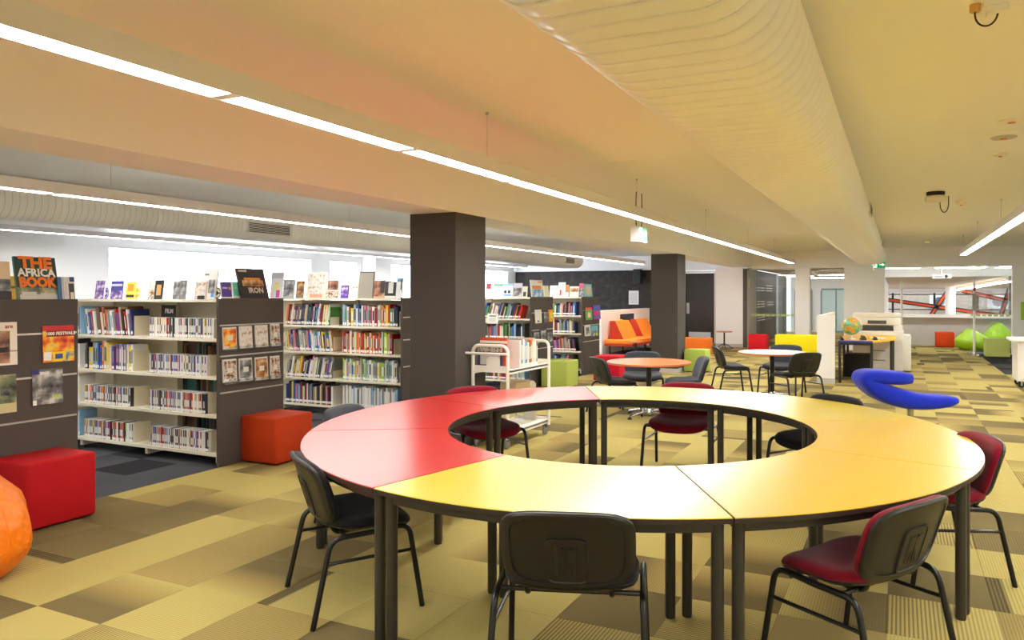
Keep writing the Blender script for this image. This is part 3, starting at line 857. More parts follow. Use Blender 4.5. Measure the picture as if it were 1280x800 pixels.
# ------------------------------------------------------------------ bookshelves
XE = -5.785                      # outer face of the charcoal end panels
LEV = [1.20, .84, .48, .12]
TOPZ = 1.58
BAY = 1.02
def shelf_unit(y0, y1, nb, rails, label, full_back=True):
    t = empty('bookshelf', (XE, y0, 0)); D = y1 - y0
    ep = MB().box(-.03, 0, 0, D, 0, TOPZ).build('end_panel', M_PANEL, t)
    for z in rails: MB().box(-.002, .006, .012, D-.012, z-.007, z+.007).build('panel_rail', M_ALU, ep)
    XL = -.03 - BAY*nb
    MB().box(XL, -.03, 0.005, D-.005, TOPZ-.035, TOPZ-.012).build('top_board', M_CREAM, t)
    sd = min(.31, D/2-.03)
    for b in range(nb):
        xa, xb = -.03-BAY*(b+1), -.03-BAY*b
        for z in LEV:
            for (ya, yb) in ((.004, sd), (D-sd, D-.004)):
                MB().box(xa+.003, xb-.003, ya, yb, z-.028, z).build('shelf', M_CREAM, t)
        for (ya, yb) in ((.006, sd), (D-sd, D-.006)):
            for z in LEV:
                for xx in (xa+.003, xb-.006):
                    MB().add([(xx,ya+.10,z),(xx,yb,z),(xx,yb,z+.14),(xx,ya+.2,z+.12)], [(0,1,2,3)]).build('bracket', M_CREAM, t)
    for b in range(nb+1):
        x = -.03-BAY*b - (.02 if b == nb else 0) + (-.0 if b else -.022)
        MB().box(x-.018, x+.018, D/2-.03, D/2+.03, .02, TOPZ-.035).build('upright', M_CREAM, t)
        f = MB().box(x-.02, x+.02, .03, D-.03, .03, .085).build('base_foot', M_CREAM, t)
        for yy in (.07, D-.07): MB().lathe([(.014,0),(.014,.03)], 10, (x,yy,0)).build('levelling_foot', M_TXTK, f)
    for b in range(nb):
        MB().box(-.03-BAY*(b+1)+.02, -.03-BAY*b-.02, D/2-.004, D/2+.004, *((.12, 1.54) if full_back or b else (1.20, 1.54))).build('back_panel', M_CREAM, t)
    return tag(t, label, 'bookshelf')
shelf_unit(2.74, 3.58, 1, (1.325, 1.005, .69), 'bookshelf whose charcoal end panel carries four large magazines')
shelf_unit(4.87, 5.66, 3, (1.325, 1.035, .69), 'white bookshelf of discs and books behind the orange ottoman, cases on its end panel', False)
shelf_unit(7.65, 8.44, 3, (1.325, 1.035, .69), 'white double bookshelf of novels just before the near charcoal pillar')
shelf_unit(11.26, 12.12, 2, (1.30, 1.0, .67), 'white bookshelf behind the book trolley, lime ottoman at its end')
shelf_unit(13.50, 14.40, 2, (1.30, 1.0, .67), 'white bookshelf next to the crimson ottoman')

CN = {'white': (236,234,228), 'cream': (222,208,172), 'black': (30,28,30), 'charcoal': (66,66,70), 'grey': (140,142,144), 'red': (196,30,34), 'crimson': (150,28,48),
      'orange': (226,104,34), 'yellow': (240,206,30), 'green': (74,140,60), 'lime': (168,200,48), 'teal': (52,124,128), 'blue': (44,84,168), 'navy': (34,46,92),
      'light blue': (140,184,216), 'purple': (104,56,140), 'pink': (226,120,150), 'brown': (110,74,48), 'tan': (190,156,112)}
CKEYS = list(CN)
M_PAGE = mat('book_pages', (228,222,206), .8)
M_STICK = mat('spine_sticker', (246,246,244), .5)
book_cache = {}
def book_mesh(col, acc, kind):
    key = (col, acc, kind)
    if key in book_cache: return book_cache[key]
    mb = MB()
    mc = mat('cover_'+col.replace(' ', '_'), CN[col], .4); ma = mat('cover_'+acc.replace(' ', '_'), CN[acc], .4)
    if kind == 'book':
        mb.box(0,.09,.03,1,0,1,0).box(.91,1,.03,1,0,1,0).box(0,1,0,.03,0,1,0)
        mb.box(.09,.91,.03,.975,.018,.982,1)
        mb.add([(.08,-.002,.05),(.92,-.002,.05),(.92,-.002,.17),(.08,-.002,.17)], [(0,1,2,3)], 2)
        mb.add([(.22,-.002,.30),(.78,-.002,.30),(.78,-.002,.80),(.22,-.002,.80)], [(0,1,2,3)], 3)
    else:
        mb.box(0,1,.01,1,0,1,0)
        mb.box(.06,.94,0,.012,.02,.98,3)
        mb.add([(.05,-.002,.03),(.95,-.002,.03),(.95,-.002,.17),(.05,-.002,.17)], [(0,1,2,3)], 2)
        mb.add([(.12,-.002,.28),(.88,-.002,.28),(.88,-.002,.62),(.12,-.002,.62)], [(0,1,2,3)], 0)
    me = mb.mesh('book', [mc, M_PAGE, M_STICK, ma]); book_cache[key] = me; return me
stuff = MB(); stuff_mats = [mat('cover_'+k.replace(' ', '_'), CN[k], .4) for k in CKEYS] + [M_PAGE, M_STICK]
STK, PGK = len(CKEYS)+1, len(CKEYS)
def sheared_box(mb, x0, x1, y0, y1, z0, z1, sh, mi):
    d = sh*(z1-z0)
    mb.add([(x0,y0,z0),(x1,y0,z0),(x1,y1,z0),(x0,y1,z0),(x0+d,y0,z1),(x1+d,y0,z1),(x1+d,y1,z1),(x0+d,y1,z1)],
           [(0,3,2,1),(4,5,6,7),(0,1,5,4),(1,2,6,5),(2,3,7,6),(3,0,4,7)], mi)
M_BOOKEND = mat('bookend_cream', (230, 220, 192), .45)
def bookend(x, y, z, h, where, grp):
    b = MB().box(0, .004, 0, .17, 0, h).box(-.09, 0, .02, .15, 0, .003).build('bookend', M_BOOKEND)
    b.location = (x, y, z)
    return tag(b, 'cream bookend ' + where, 'bookend', grp)
LIGHTC = ['white','white','white','cream','light blue','grey','grey','red','orange','yellow','navy','black','charcoal','blue','purple','tan','brown','white']
NOVC = ['white','white','white','cream','cream','black','black','charcoal','charcoal','grey','grey','grey','red','crimson','orange','yellow','green','blue','navy','navy','light blue','light blue','brown','tan','tan','teal','pink']
def fill_row(x0, x1, yf, z, kind, pal, seed, lean, where, grp, full=.9, hr=(.19,.27), as_stuff=False, end=True, jitter=.02):
    r = random.Random(seed); x = x0 + .012; lim = x0 + (x1-x0)*full
    while True:
        if kind == 'dvd': w, h, d = r.uniform(.014,.017), .19, .136
        else: w, h, d = r.choice([.014,.018,.022,.026,.032,.04])*r.uniform(.85,1.15), r.uniform(*hr), r.uniform(.15,.21)
        th = lean*r.uniform(.75,1.2) if lean else r.uniform(-.004,.004)
        if x + w + max(0, h*math.sin(th)) > lim: break
        col = r.choice(pal); acc = r.choice(CKEYS) if (kind == 'dvd' or r.random() < .3) else r.choice([col, col, 'white', 'cream', 'black', 'charcoal', 'grey'])
        y = yf + (r.uniform(0, jitter) if kind != 'dvd' else r.uniform(0,.006))
        if as_stuff:
            i = CKEYS.index(col)
            sheared_box(stuff, x, x+w, y, y+d, z, z+h, math.tan(th), i)
            sheared_box(stuff, x+.001, x+w-.001, y-.001, y, z+.02, z+.05, math.tan(th), STK)
        else:
            body = 'charcoal' if r.random() < .25 else 'white'
            b = bpy.data.objects.new('disc_case' if kind == 'dvd' else 'book', book_mesh(col if kind != 'dvd' else body, acc if kind != 'dvd' else col, 'dvd' if kind == 'dvd' else 'book'))
            COL.objects.link(b)
            b.scale = (w, d, h); b.rotation_euler = (0, th, 0)
            b.location = (x + (0 if th >= 0 else h*math.sin(-th)), y, z + (w*math.sin(th) if th > 0 else 0))
            c2 = col
            tag(b, ('%s-fronted %s disc case %s' % (c2, body, where) if kind == 'dvd' else '%s-spined book with %s title %s' % (c2, acc, where)), 'disc case' if kind == 'dvd' else 'book', grp)
        x += w/max(.5, math.cos(th)) + .0012
        if r.random() < .03: x += .02
    if end and not as_stuff and x < x1-.02: bookend(x+.012, yf+.02, z, .2, where, grp+' bookends')
    return x
ORD = ['top', 'second', 'third', 'bottom']
UA = 'of the disc shelving'; UB = 'of the pillar shelving'
for i, z in enumerate(LEV):
    xr = XE - .03
    # unit with discs: right bay of disc cases, middle bay of mixed books and cases
    fill_row(xr-BAY+.03, xr-.02, 4.90, z, 'dvd', LIGHTC, 100+i, 0, 'in disc bay, %s shelf %s' % (ORD[i], UA), 'disc cases on the %s disc shelf' % ORD[i], [.95,.86,.84,.88][i], end=True)
    fill_row(xr-2*BAY+.03, xr-BAY-.03, 4.90, z, 'book' if i < 2 else 'dvd', LIGHTC, 110+i, [-.16,0,0,0][i], 'in middle bay, %s shelf %s' % (ORD[i], UA), '%s on the %s middle shelf' % ('books' if i < 2 else 'cases', ORD[i]), [.80,.80,.80,.82][i], (.22,.30))
    fill_row(xr-2*BAY-.22, xr-2*BAY-.03, 4.90, z, 'book', ['grey','light blue','charcoal','white'], 150+i, 0, 'in far bay, %s shelf %s' % (ORD[i], UA), 'books on the %s far shelf' % ORD[i], .98, (.24,.31), end=False)
    # books on the far side of the unit, seen through the gaps
    for b in (0, 1):
        fill_row(xr-BAY*(b+1)+.03, xr-BAY*b-.02, 5.43, z, 'book', ['charcoal','brown','tan','grey','black','teal'], 200+10*b+i, 0, '', '', .95, (.22,.3), as_stuff=True)
    # second unit
    fill_row(xr-BAY+.03, xr-.02, 7.68, z, 'book', [NOVC, ['crimson','red','orange','white','charcoal','grey','cream','lime'], ['cream','white','lime','white','grey','light blue'], ['white','light blue','grey','white']][i], 120+i, [0,0,0,0][i], 'in aisle bay, %s shelf %s' % (ORD[i], UB), 'books on the %s aisle-bay shelf' % ORD[i], [.95,.86,.95,.95][i], (.23,.29), jitter=.01, as_stuff=(i == 3))
    fill_row(xr-2*BAY+.03, xr-BAY-.03, 7.68, z, 'book', NOVC, 130+i, [.14,-.12,.2,0][i], 'in inner bay, %s shelf %s' % (ORD[i], UB), 'books on the %s inner-bay shelf' % ORD[i], [.9,.88,.93,.9][i], (.23,.30), jitter=.01, as_stuff=(i == 3))
    for (yf, s0) in ((11.29, 300), (13.53, 320)):
        fill_row(xr-BAY+.03, xr-.03, yf, z, 'book', NOVC + ['blue','blue','red','green'], s0+i, [.3,.0,.04,0][i] if yf < 12 else [.05,0,-.1,0][i], '', '', .9, (.2,.28), as_stuff=True)
bulk = stuff.build('shelved_books', stuff_mats); bulk['kind'] = 'stuff'
tag(bulk, 'closely packed books on the far shelving beyond the near pillar and on the shelf backs', 'books')

# ------------------------------------------------------------------ face-out books, magazines and cases
def rgbm(c):
    if isinstance(c, str): return MATS[c]
    return mat('print_%d_%d_%d' % c, c, .45)
patch_mat('art_warm', [(60,40,30),(170,110,60),(230,200,150)], 14)
patch_mat('art_grey', [(40,40,42),(120,120,122),(210,210,208)], 12)
patch_mat('art_fire', [(190,20,20),(240,120,20),(250,210,60),(60,120,160)], 10)
patch_mat('art_pale', [(200,190,180),(236,230,222),(180,140,110)], 18)
patch_mat('art_blue', [(60,110,190),(140,190,230),(240,245,250)], 9)
patch_mat('art_mix', [(30,30,34),(170,120,80),(220,215,205),(70,90,130)], 25)
patch_mat('art_moss', [(40,50,40),(120,130,100),(200,190,140)], 9)
patch_mat('art_violet', [(60,40,120),(130,90,170),(230,225,235)], 20)
patch_mat('art_skin', [(40,30,28),(150,100,76),(214,170,140)], 10)
def cover(name, origin, rz, w, h, th, base, art, label, cat, grp=None, lean=-.16, stand=True, texts=()):
    t = empty(name, origin); t.rotation_euler = (lean, 0, rz)
    bk = MB().box(0,w,0,.0025,0,h,0).box(0,w,th-.0025,th,0,h,0).box(0,.003,.0025,th-.0025,0,h,0).box(.003,w-.004,.0025,th-.0025,.003,h-.003,1)
    bk.build('book_block', [rgbm(base), M_PAGE], t)
    if art:
        ms = []; pr = MB()
        for j, (u0, v0, u1, v1, c) in enumerate(art):
            m = rgbm(c)
            if m not in ms: ms.append(m)
            y = -.0006*(j+1)
            pr.add([(u0*w,y,v0*h),(u1*w,y,v0*h),(u1*w,y,v1*h),(u0*w,y,v1*h)], [(0,1,2,3)], ms.index(m))
        pr.build('cover_print', ms, t)
    for (body, u, v, size, c, bold) in texts:
        me = text_mesh('title', body, size*h, rgbm(c), bold)
        o = link('title', me, t, (u*w, -.0045, v*h), (PI/2, 0, 0))
        xs_ = [vv.co.x for vv in me.vertices]; span = max(xs_)-min(xs_)
        if span > .92*w: o.scale = (.92*w/span, 1, 1)
    if stand:
        MB().add([(w*.3,th+.001,h*.55),(w*.7,th+.001,h*.55),(w*.7,th+h*.16,.0+h*.03),(w*.3,th+h*.16,h*.03)], [(0,1,2,3)]).add([(w*.3,th+.001,.01),(w*.7,th+.001,.01),(w*.7,th+h*.16,.01+h*.02),(w*.3,th+h*.16,.01+h*.02)], [(0,1,2,3)]).build('easel', M_ACRYL, t)
    return tag(t, label, cat, grp)
def face_y(px0, px1, ytop, Y, base, art, label, ybase=373.5, th=.014, texts=(), z0=TOPZ-.012, rz=0.0, cat='book', name='display_book'):
    xa, xb = x_at(px0, Y), x_at(px1, Y); d = Y/view_dir((px0+px1)/2)[1]
    h = EYE - (ytop-PY0)*d/FPX - z0
    return cover(name, (xa, Y, z0+.003), rz, xb-xa, h, th, base, art, label, cat, None, -.12, True, texts)
def face_x(px0, px1, ytop, ybot, X, base, art, label, th=.012, texts=(), z0=None, lean=-.12, cat='book', name='display_book', stand=True):
    ya, yb = y_at(px0, X), y_at(px1, X); d = X/view_dir((px0+px1)/2)[0]
    zt = EYE - (ytop-PY0)*d/FPX; zb = z0 if z0 is not None else EYE - (ybot-PY0)*d/FPX
    return cover(name, (X, ya, zb), PI/2, yb-ya, zt-zb, th, base, art, label, cat, None, lean, stand, texts)
ZT = TOPZ - .011
# unit with the magazines: books over the end panel
OR, GRN = (238,122,22), (36,66,58)
face_x(23, 75, 320, 373, -5.86, GRN, [(0,0,1,.30,'art_moss'),(.05,.0,.95,.14,(206,204,196)),(.1,.1,.45,.2,(206,204,196)),(.55,.1,.9,.17,(206,204,196))],
       'large green and orange book with block-lettered title over the magazine panel', .02, (('THE',.5,.85,.37,OR,.006),('AFRICA',.5,.63,.25,(246,242,232),.003),('BOOK',.5,.41,.30,OR,.006)), ZT, -.20)
face_x(-14, 15, 326, 373, -5.86, (214,190,156), [(0,0,1,.55,'art_grey'),(.1,0,1,.25,(44,34,36))], 'tan and sepia photo book beside the block-lettered book', .014, (), ZT)
face_x(15, 25, 345, 373, -6.0, (226,178,74), [(0,.5,1,.6,(120,90,40))], 'small ochre book behind the block-lettered book', .012, (), ZT)
face_x(74, 78.8, 346, 373, -5.84, (58,110,160), [], 'narrow blue book edge beside the block-lettered book', .012, (), ZT)
face_x(79, 86.5, 346, 373, -5.83, (226,224,228), [(.1,0,.3,1,(196,190,206)),(.55,.2,.62,.8,(196,140,120))], 'pale striped book over the magazine panel', .012, (), ZT)
face_x(87, 94.5, 346, 373, -5.83, (232,234,236), [(.2,.8,1,1,(30,74,140)),(0,.0,.9,.72,(60,58,56)),(.2,.05,.8,.35,(230,228,214))], 'white and navy book with a black picture at the panel corner', .012, (), ZT)
# big magazines hung on the end panel
def hung(px0, px1, yt, yb, base, art, label, texts=()):
    return face_x(px0, px1, yt, yb, XE+.016, base, art, label, .006, texts, None, -.03, 'magazine', 'magazine', False)
hung(-16, 22, 403, 457, (238,232,220), [(.25,.05,.75,.80,'art_skin'),(.35,.30,.7,.42,(20,20,22))], 'white magazine with a figure on the cover, upper row', (('are',.72,.90,.13,(176,70,60),.001),('of Women',.8,.33,.06,(70,66,64),0)))
hung(54, 93, 407, 452, (206,32,34), [(0,.0,1,.86,'art_fire'),(.3,.03,.72,.28,(246,210,40)),(.38,.08,.62,.22,(60,80,150)),(.02,.05,.26,.28,(240,236,232)),(.1,.70,1,.86,(120,24,24))], 'red and orange festival magazine, upper row', (('1000 FESTIVALS',.56,.78,.12,(250,246,236),.001),))
hung(41, 79, 461, 505, (96,96,98), [(0,0,1,.95,'art_grey'),(.0,.86,.22,1,(40,40,120)),(.25,.84,.55,.92,(220,220,220)),(.66,.16,.92,.22,(190,220,40)),(.0,.0,.12,.14,(236,236,232))], 'grey portrait magazine with lime text, lower row')
hung(-16, 21, 469, 517, (206,198,150), [(.3,.25,1,1,'art_moss'),(.45,.45,.8,.62,'art_grey')], 'pale green and grey nature magazine, lower row')
# disc cases on the end panel of the disc shelving
for row, (yt, yb) in enumerate(((409, 436.5), (449, 477.5))):
    for k, (a, b_) in enumerate(((279.5, 296.5), (300, 316), (320, 335.5), (339, 350.5))):
        art = [['art_fire','art_mix'],['art_pale','art_grey'],['art_pale','art_warm'],['art_mix','art_mix']][k][row]
        dy = -1.4*k
        face_x(a, b_, yt+dy, yb+dy, XE+.022, (228,226,222), [(.04,.03,.96,.93,art),(.3,.4,.7,.62,(226,222,214)),(.05,.03,.4,.14,(240,240,236))],
               '%s cover disc case, %s row on the end panel above the orange ottoman' % (['fiery red-and-orange','white','cream','mottled dark'][k], ['upper','lower'][row]), .014, (), None, -.06, 'disc case', 'disc_case', False)
    d0 = XE/view_dir(310)[0]; zz = EYE-(yb-1.5-PY0)*d0/FPX
    sh = MB().box(XE+.001, XE+.05, 4.90, 5.64, zz-.008, zz-.004).box(XE+.046, XE+.05, 4.90, 5.64, zz-.004, zz+.03).build('display_ledge', M_ACRYL)
    tag(sh, 'clear acrylic ledge holding the %s row of disc cases' % ['upper','lower'][row], 'ledge')
face_x(303, 337, 334, 372, -5.88, (54,44,40), [(.12,.42,.88,.62,'art_warm'),(.2,.62,.8,.7,(230,150,70)),(.05,.88,.35,.95,(200,196,190))], 'black book with a glowing picture and spaced silver title, on top over the end panel', .022, (('IRON',.55,.28,.24,(222,212,190),.002),), ZT, -.28)
U1 = 4.93
for args in [
 (118,129,351,(226,222,232),[(0,0,1,1,'art_violet')],'small violet photo case on the disc shelving top'),
 (137,152,351,(70,64,160),[(0,0,1,.45,'art_violet'),(.05,.7,.95,.82,(230,228,236))],'blue-violet lettered case on the disc shelving top'),
 (156,168,352,(240,218,84),[(.2,.45,.8,.85,(214,150,40)),(.1,.1,.9,.24,(60,46,30))],'yellow case with a round picture on the disc shelving top'),
 (184,192,350,(206,202,196),[(0,0,1,.5,'art_mix')],'grey half-cover case beside the black one'),
 (192.5,202,350,(34,32,34),[(.2,.2,.8,.75,(198,150,90))],'black case with a tan diamond on the disc shelving top'),
 (215,223,350,(214,214,214),[(0,0,1,.9,'art_grey')],'pale grey portrait case on the disc shelving top'),
 (223.5,231,350,(120,124,124),[(.2,.2,.9,.9,'art_grey')],'slate portrait case on the disc shelving top'),
 (242,257,352,(214,196,184),[(.1,.2,.9,1,'art_pale'),(.3,0,.9,.2,(36,34,34))],'beige photo case leaning before the tall grey book'),
 (258,268,348.5,(232,230,228),[(.1,.3,.9,.95,'art_grey'),(.5,.1,.9,.3,(90,150,220))],'white case with grey sketch on the disc shelving top')]:
    face_y(*args[:3], U1, *args[3:], cat='disc case', name='display_case')
for args in [
 (277,291,352,(236,236,238),[(.05,.15,.95,.98,(92,62,160)),(.15,.6,.6,.7,(200,190,230)),(.7,.55,.9,.7,(230,170,90))],'violet square case on the disc shelving top'),
 (292,306,352,(226,240,234),[(.04,.2,.98,.98,(104,206,172)),(.15,.6,.7,.68,(150,226,200))],'mint green case on the disc shelving top')]:
    face_x(args[0], args[1], args[2], 373, -5.93, *args[3:], z0=ZT, cat='disc case', name='display_case')
face_y(248, 269, 336, 5.10, (222,222,220), [(.25,.78,.5,.84,(120,120,120)),(.6,.2,1,.62,(30,30,32))], 'tall pale grey book behind the cases on the disc shelving top')
for (px, col, c2, lab) in ((131, (110,50,190), (236,236,240), 'violet printed disc beside the violet case'), (270.5, (236,236,232), (24,24,26), 'white disc with black cross emblem beside the sketch case'), (171, (222,190,60), (246,240,220), 'golden disc beside the yellow case')):
    x = x_at(px, U1+.03); t = empty('display_disc', (x, U1+.03, TOPZ-.010)); t.rotation_euler = (-.12, 0, 0)
    n = 28
    MB().lathe([(.06,0),(.06,.0015)], n).build('disc', rgbm(col), t, False); ch = t.children[0]; ch.rotation_euler = (PI/2, 0, 0); ch.location = (0, 0, .06)
    rg = MB()
    for (r0, r1) in ((.042, .05), (.008, .02)):
        vs = [(r0*math.cos(2*PI*k/n), r0*math.sin(2*PI*k/n), .002) for k in range(n)] + [(r1*math.cos(2*PI*k/n), r1*math.sin(2*PI*k/n), .002) for k in range(n)]
        rg.add(vs, [(k, (k+1) % n, n+(k+1) % n, n+k) for k in range(n)])
    rg.add([(-.05,-.006,.0022),(.05,-.006,.0022),(.05,.006,.0022),(-.05,.006,.0022)], [(0,1,2,3)])
    rg.build('disc_print', rgbm(c2), t); ch = t.children[1]; ch.rotation_euler = (PI/2, 0, 0); ch.location = (0, 0, .06)
    tag(t, lab, 'disc')
U2 = 7.72
for args in [
 (337,352,340,(226,226,228),[(.3,.25,.7,.6,(240,224,150)),(.5,.02,.8,.3,(206,70,170)),(0,.75,1,.95,(196,196,200))],'white book with a magenta blot beside the black book'),
 (353,367,349,(176,178,176),[(.1,.1,.9,.9,'art_grey')],'grey book on top of the novels shelving'),
 (369,379,351,(150,126,104),[(0,.2,1,1,'art_warm')],'brown picture book on top of the novels shelving'),
 (382,406,341,(238,226,200),[(.1,.15,.9,.95,'art_pale'),(.2,.02,.85,.16,(216,160,130))],'cream floral book on top of the novels shelving'),
 (407,424,350,(226,222,220),[(.1,.45,.85,.98,'art_skin'),(0,0,.9,.4,'art_mix')],'portrait-cover book on top of the novels shelving'),
 (425,435,356,(90,60,150),[(.1,.2,.9,.9,'art_violet')],'small purple book on top of the novels shelving'),
 (436,447,339.5,(226,224,222),[(.3,.1,.9,.9,'art_pale')],'tall white book beside the taupe book'),
 (447.5,466,339.5,(150,142,130),[(0,.96,1,1,(70,66,62)),(.94,0,1,1,(70,66,62))],'tall taupe clothbound book on top of the novels shelving'),
 (466.5,480,351,(214,170,140),[(0,.1,1,1,'art_skin'),(.6,.3,1,1,(46,36,34))],'book with a dark-haired portrait cover'),
 (480.5,494,352,(30,30,30),[(.3,.3,.75,.95,(214,214,206)),(0,0,1,.14,(230,228,222))],'black-framed book with a pale centre'),
 (494.5,502,347,(236,236,238),[(0,.8,1,.95,(80,150,206)),(.7,.4,.9,.9,(50,50,54))],'white book with a light blue band by the end of novels shelving')]:
    face_y(*args[:3], U2, *args[3:], ybase=372)
U3 = 11.32
for args in [
 (607,613,354,(200,60,70),[(0,0,1,.6,(230,228,226))],'red-topped leaflet on the shelving behind the trolley'),
 (616,627.5,354.5,(238,238,236),[(0,.8,1,1,(110,176,140)),(.2,.3,.8,.6,(190,196,200))],'white leaflet with a green header'),
 (628,640,354.5,(240,242,244),[(0,.85,1,1,(150,190,226)),(.15,.3,.4,.5,(40,44,60)),(.55,.3,.8,.5,(40,44,60)),(.1,.1,.9,.22,(120,170,220))],'white and blue leaflet with two dark dots'),
 (641,652,354,(200,192,210),[(.05,.1,.95,.68,'art_grey')],'lilac-headed grey picture leaflet'),
 (652.5,658.5,358,(226,220,204),[(.2,.1,.8,.5,(60,54,50))],'small cream leaflet beside the tall blue brochure')]:
    face_y(*args[:3], U3, *args[3:], ybase=371.5, cat='leaflet', name='display_leaflet')
for args in [
 (665,680,350,(240,238,230),[(.1,.48,.85,.68,(224,140,60)),(.05,.02,.98,.46,'art_blue'),(.6,.85,.95,.93,(240,160,40))],'tall white brochure with blue picture and orange title'),
 (681,687,357,(240,238,206),[],'narrow cream brochure beside the tall blue one')]:
    face_x(args[0], args[1], args[2], 371, -5.88, *args[3:], z0=ZT, cat='leaflet', name='display_leaflet')
U4 = 13.56
for args in [
 (687,697,357,(230,230,228),[(.2,.05,.95,.9,(190,192,194))],'pale grey leaflet on the shelving by the crimson ottoman'),
 (697.5,706,353,(236,236,236),[(.2,.1,.45,.5,(200,60,60)),(.5,.2,.8,.9,(196,196,200))],'white leaflet with red figures'),
 (706.5,710.5,356,(236,120,50),[(0,0,1,.4,(230,226,220))],'narrow orange leaflet beside the red-figured one'),
 (711.5,723,358,(236,230,214),[(.1,.5,.95,.85,'art_warm')],'cream leaflet with a warm picture band'),
 (723.5,729,354,(214,90,120),[(0,0,1,.6,'art_grey')],'pink-topped leaflet beside the sky-blue leaflet')]:
    face_y(*args[:3], U4, *args[3:], ybase=371.5, cat='leaflet', name='display_leaflet')
for args in [
 (731,741,355,(120,196,214),[(.2,.15,.8,.85,(226,196,150))],'sky-blue leaflet with a tan picture')]:
    face_x(args[0], args[1], args[2], 371, -5.88, *args[3:], z0=ZT, cat='leaflet', name='display_leaflet')
# brochures on the far end panels
def pan(px0, px1, yt, yb, base, art, label):
    return face_x(px0, px1, yt, yb, XE+.03, base, art, label, .012, (), None, -.06, 'leaflet', 'brochure', False)
pan(669.5,677.5,387,404,(228,226,222),[(.3,.1,.6,.2,(60,60,60))],'white brochure, upper row over the lime ottoman')
pan(680,685.5,390,403,(96,98,100),[(0,.4,1,1,'art_grey')],'grey brochure, upper row over the lime ottoman')
pan(686.5,692,387,402,(240,170,30),[(.2,.3,.9,.8,(250,216,60))],'golden yellow brochure, upper row over the lime ottoman')
pan(667.5,675.5,414,431,(70,72,76),[(.1,.1,.9,.9,'art_grey')],'slate brochure, lower row over the lime ottoman, first in its row')
pan(676,684,411,430,(60,60,64),[(.1,.1,.9,.9,'art_grey')],'dark mottled brochure, lower row over the lime ottoman, middle of its row')
pan(684.5,691.5,415,428,(90,92,96),[(.1,.1,.9,.9,'art_grey')],'mid grey brochure, lower row over the lime ottoman, last in its row')
pan(732.5,741,384.5,400,(90,160,80),[(0,.8,1,1,(214,60,40)),(.3,.2,.7,.6,(240,190,150))],'green and red brochure beside the white partition')
pan(742,751,381.5,399,(60,80,190),[(0,.3,1,.6,(214,40,110)),(0,0,1,.2,(130,60,170))],'blue and magenta brochure beside the white partition')
pan(731.5,738.5,406,420,(226,228,232),[(.2,.1,.8,.8,'art_grey')],'white and grey brochure on the lower row beside the white partition')
pan(739.5,748,407,420,(100,190,214),[(0,0,1,.5,'art_grey'),(.7,0,1,.25,(190,220,30))],'turquoise brochure on the lower row beside the white partition')
# leaflet holder on the side of the third unit
face_y(608.5, 622, 392, 10.9, (226,226,218), [(.2,.7,.8,.8,(60,60,60)),(.2,.2,.8,.6,(206,206,200))], 'pale leaflet propped on the book trolley side of the shelving', z0=1.12, cat='leaflet', name='display_leaflet')
# dark upright book in the disc bay with FILM lettering
t = cover('display_book', (x_at(201, 5.07), 5.07, 1.20), 0, .22, .31, .02, (26,24,26), [(0,0,.03,1,(190,30,34))], 'black book with large white title standing among the disc cases', 'book', None, -.02, False, (('FILM', .56, .80, .20, (226,222,214), .002),))

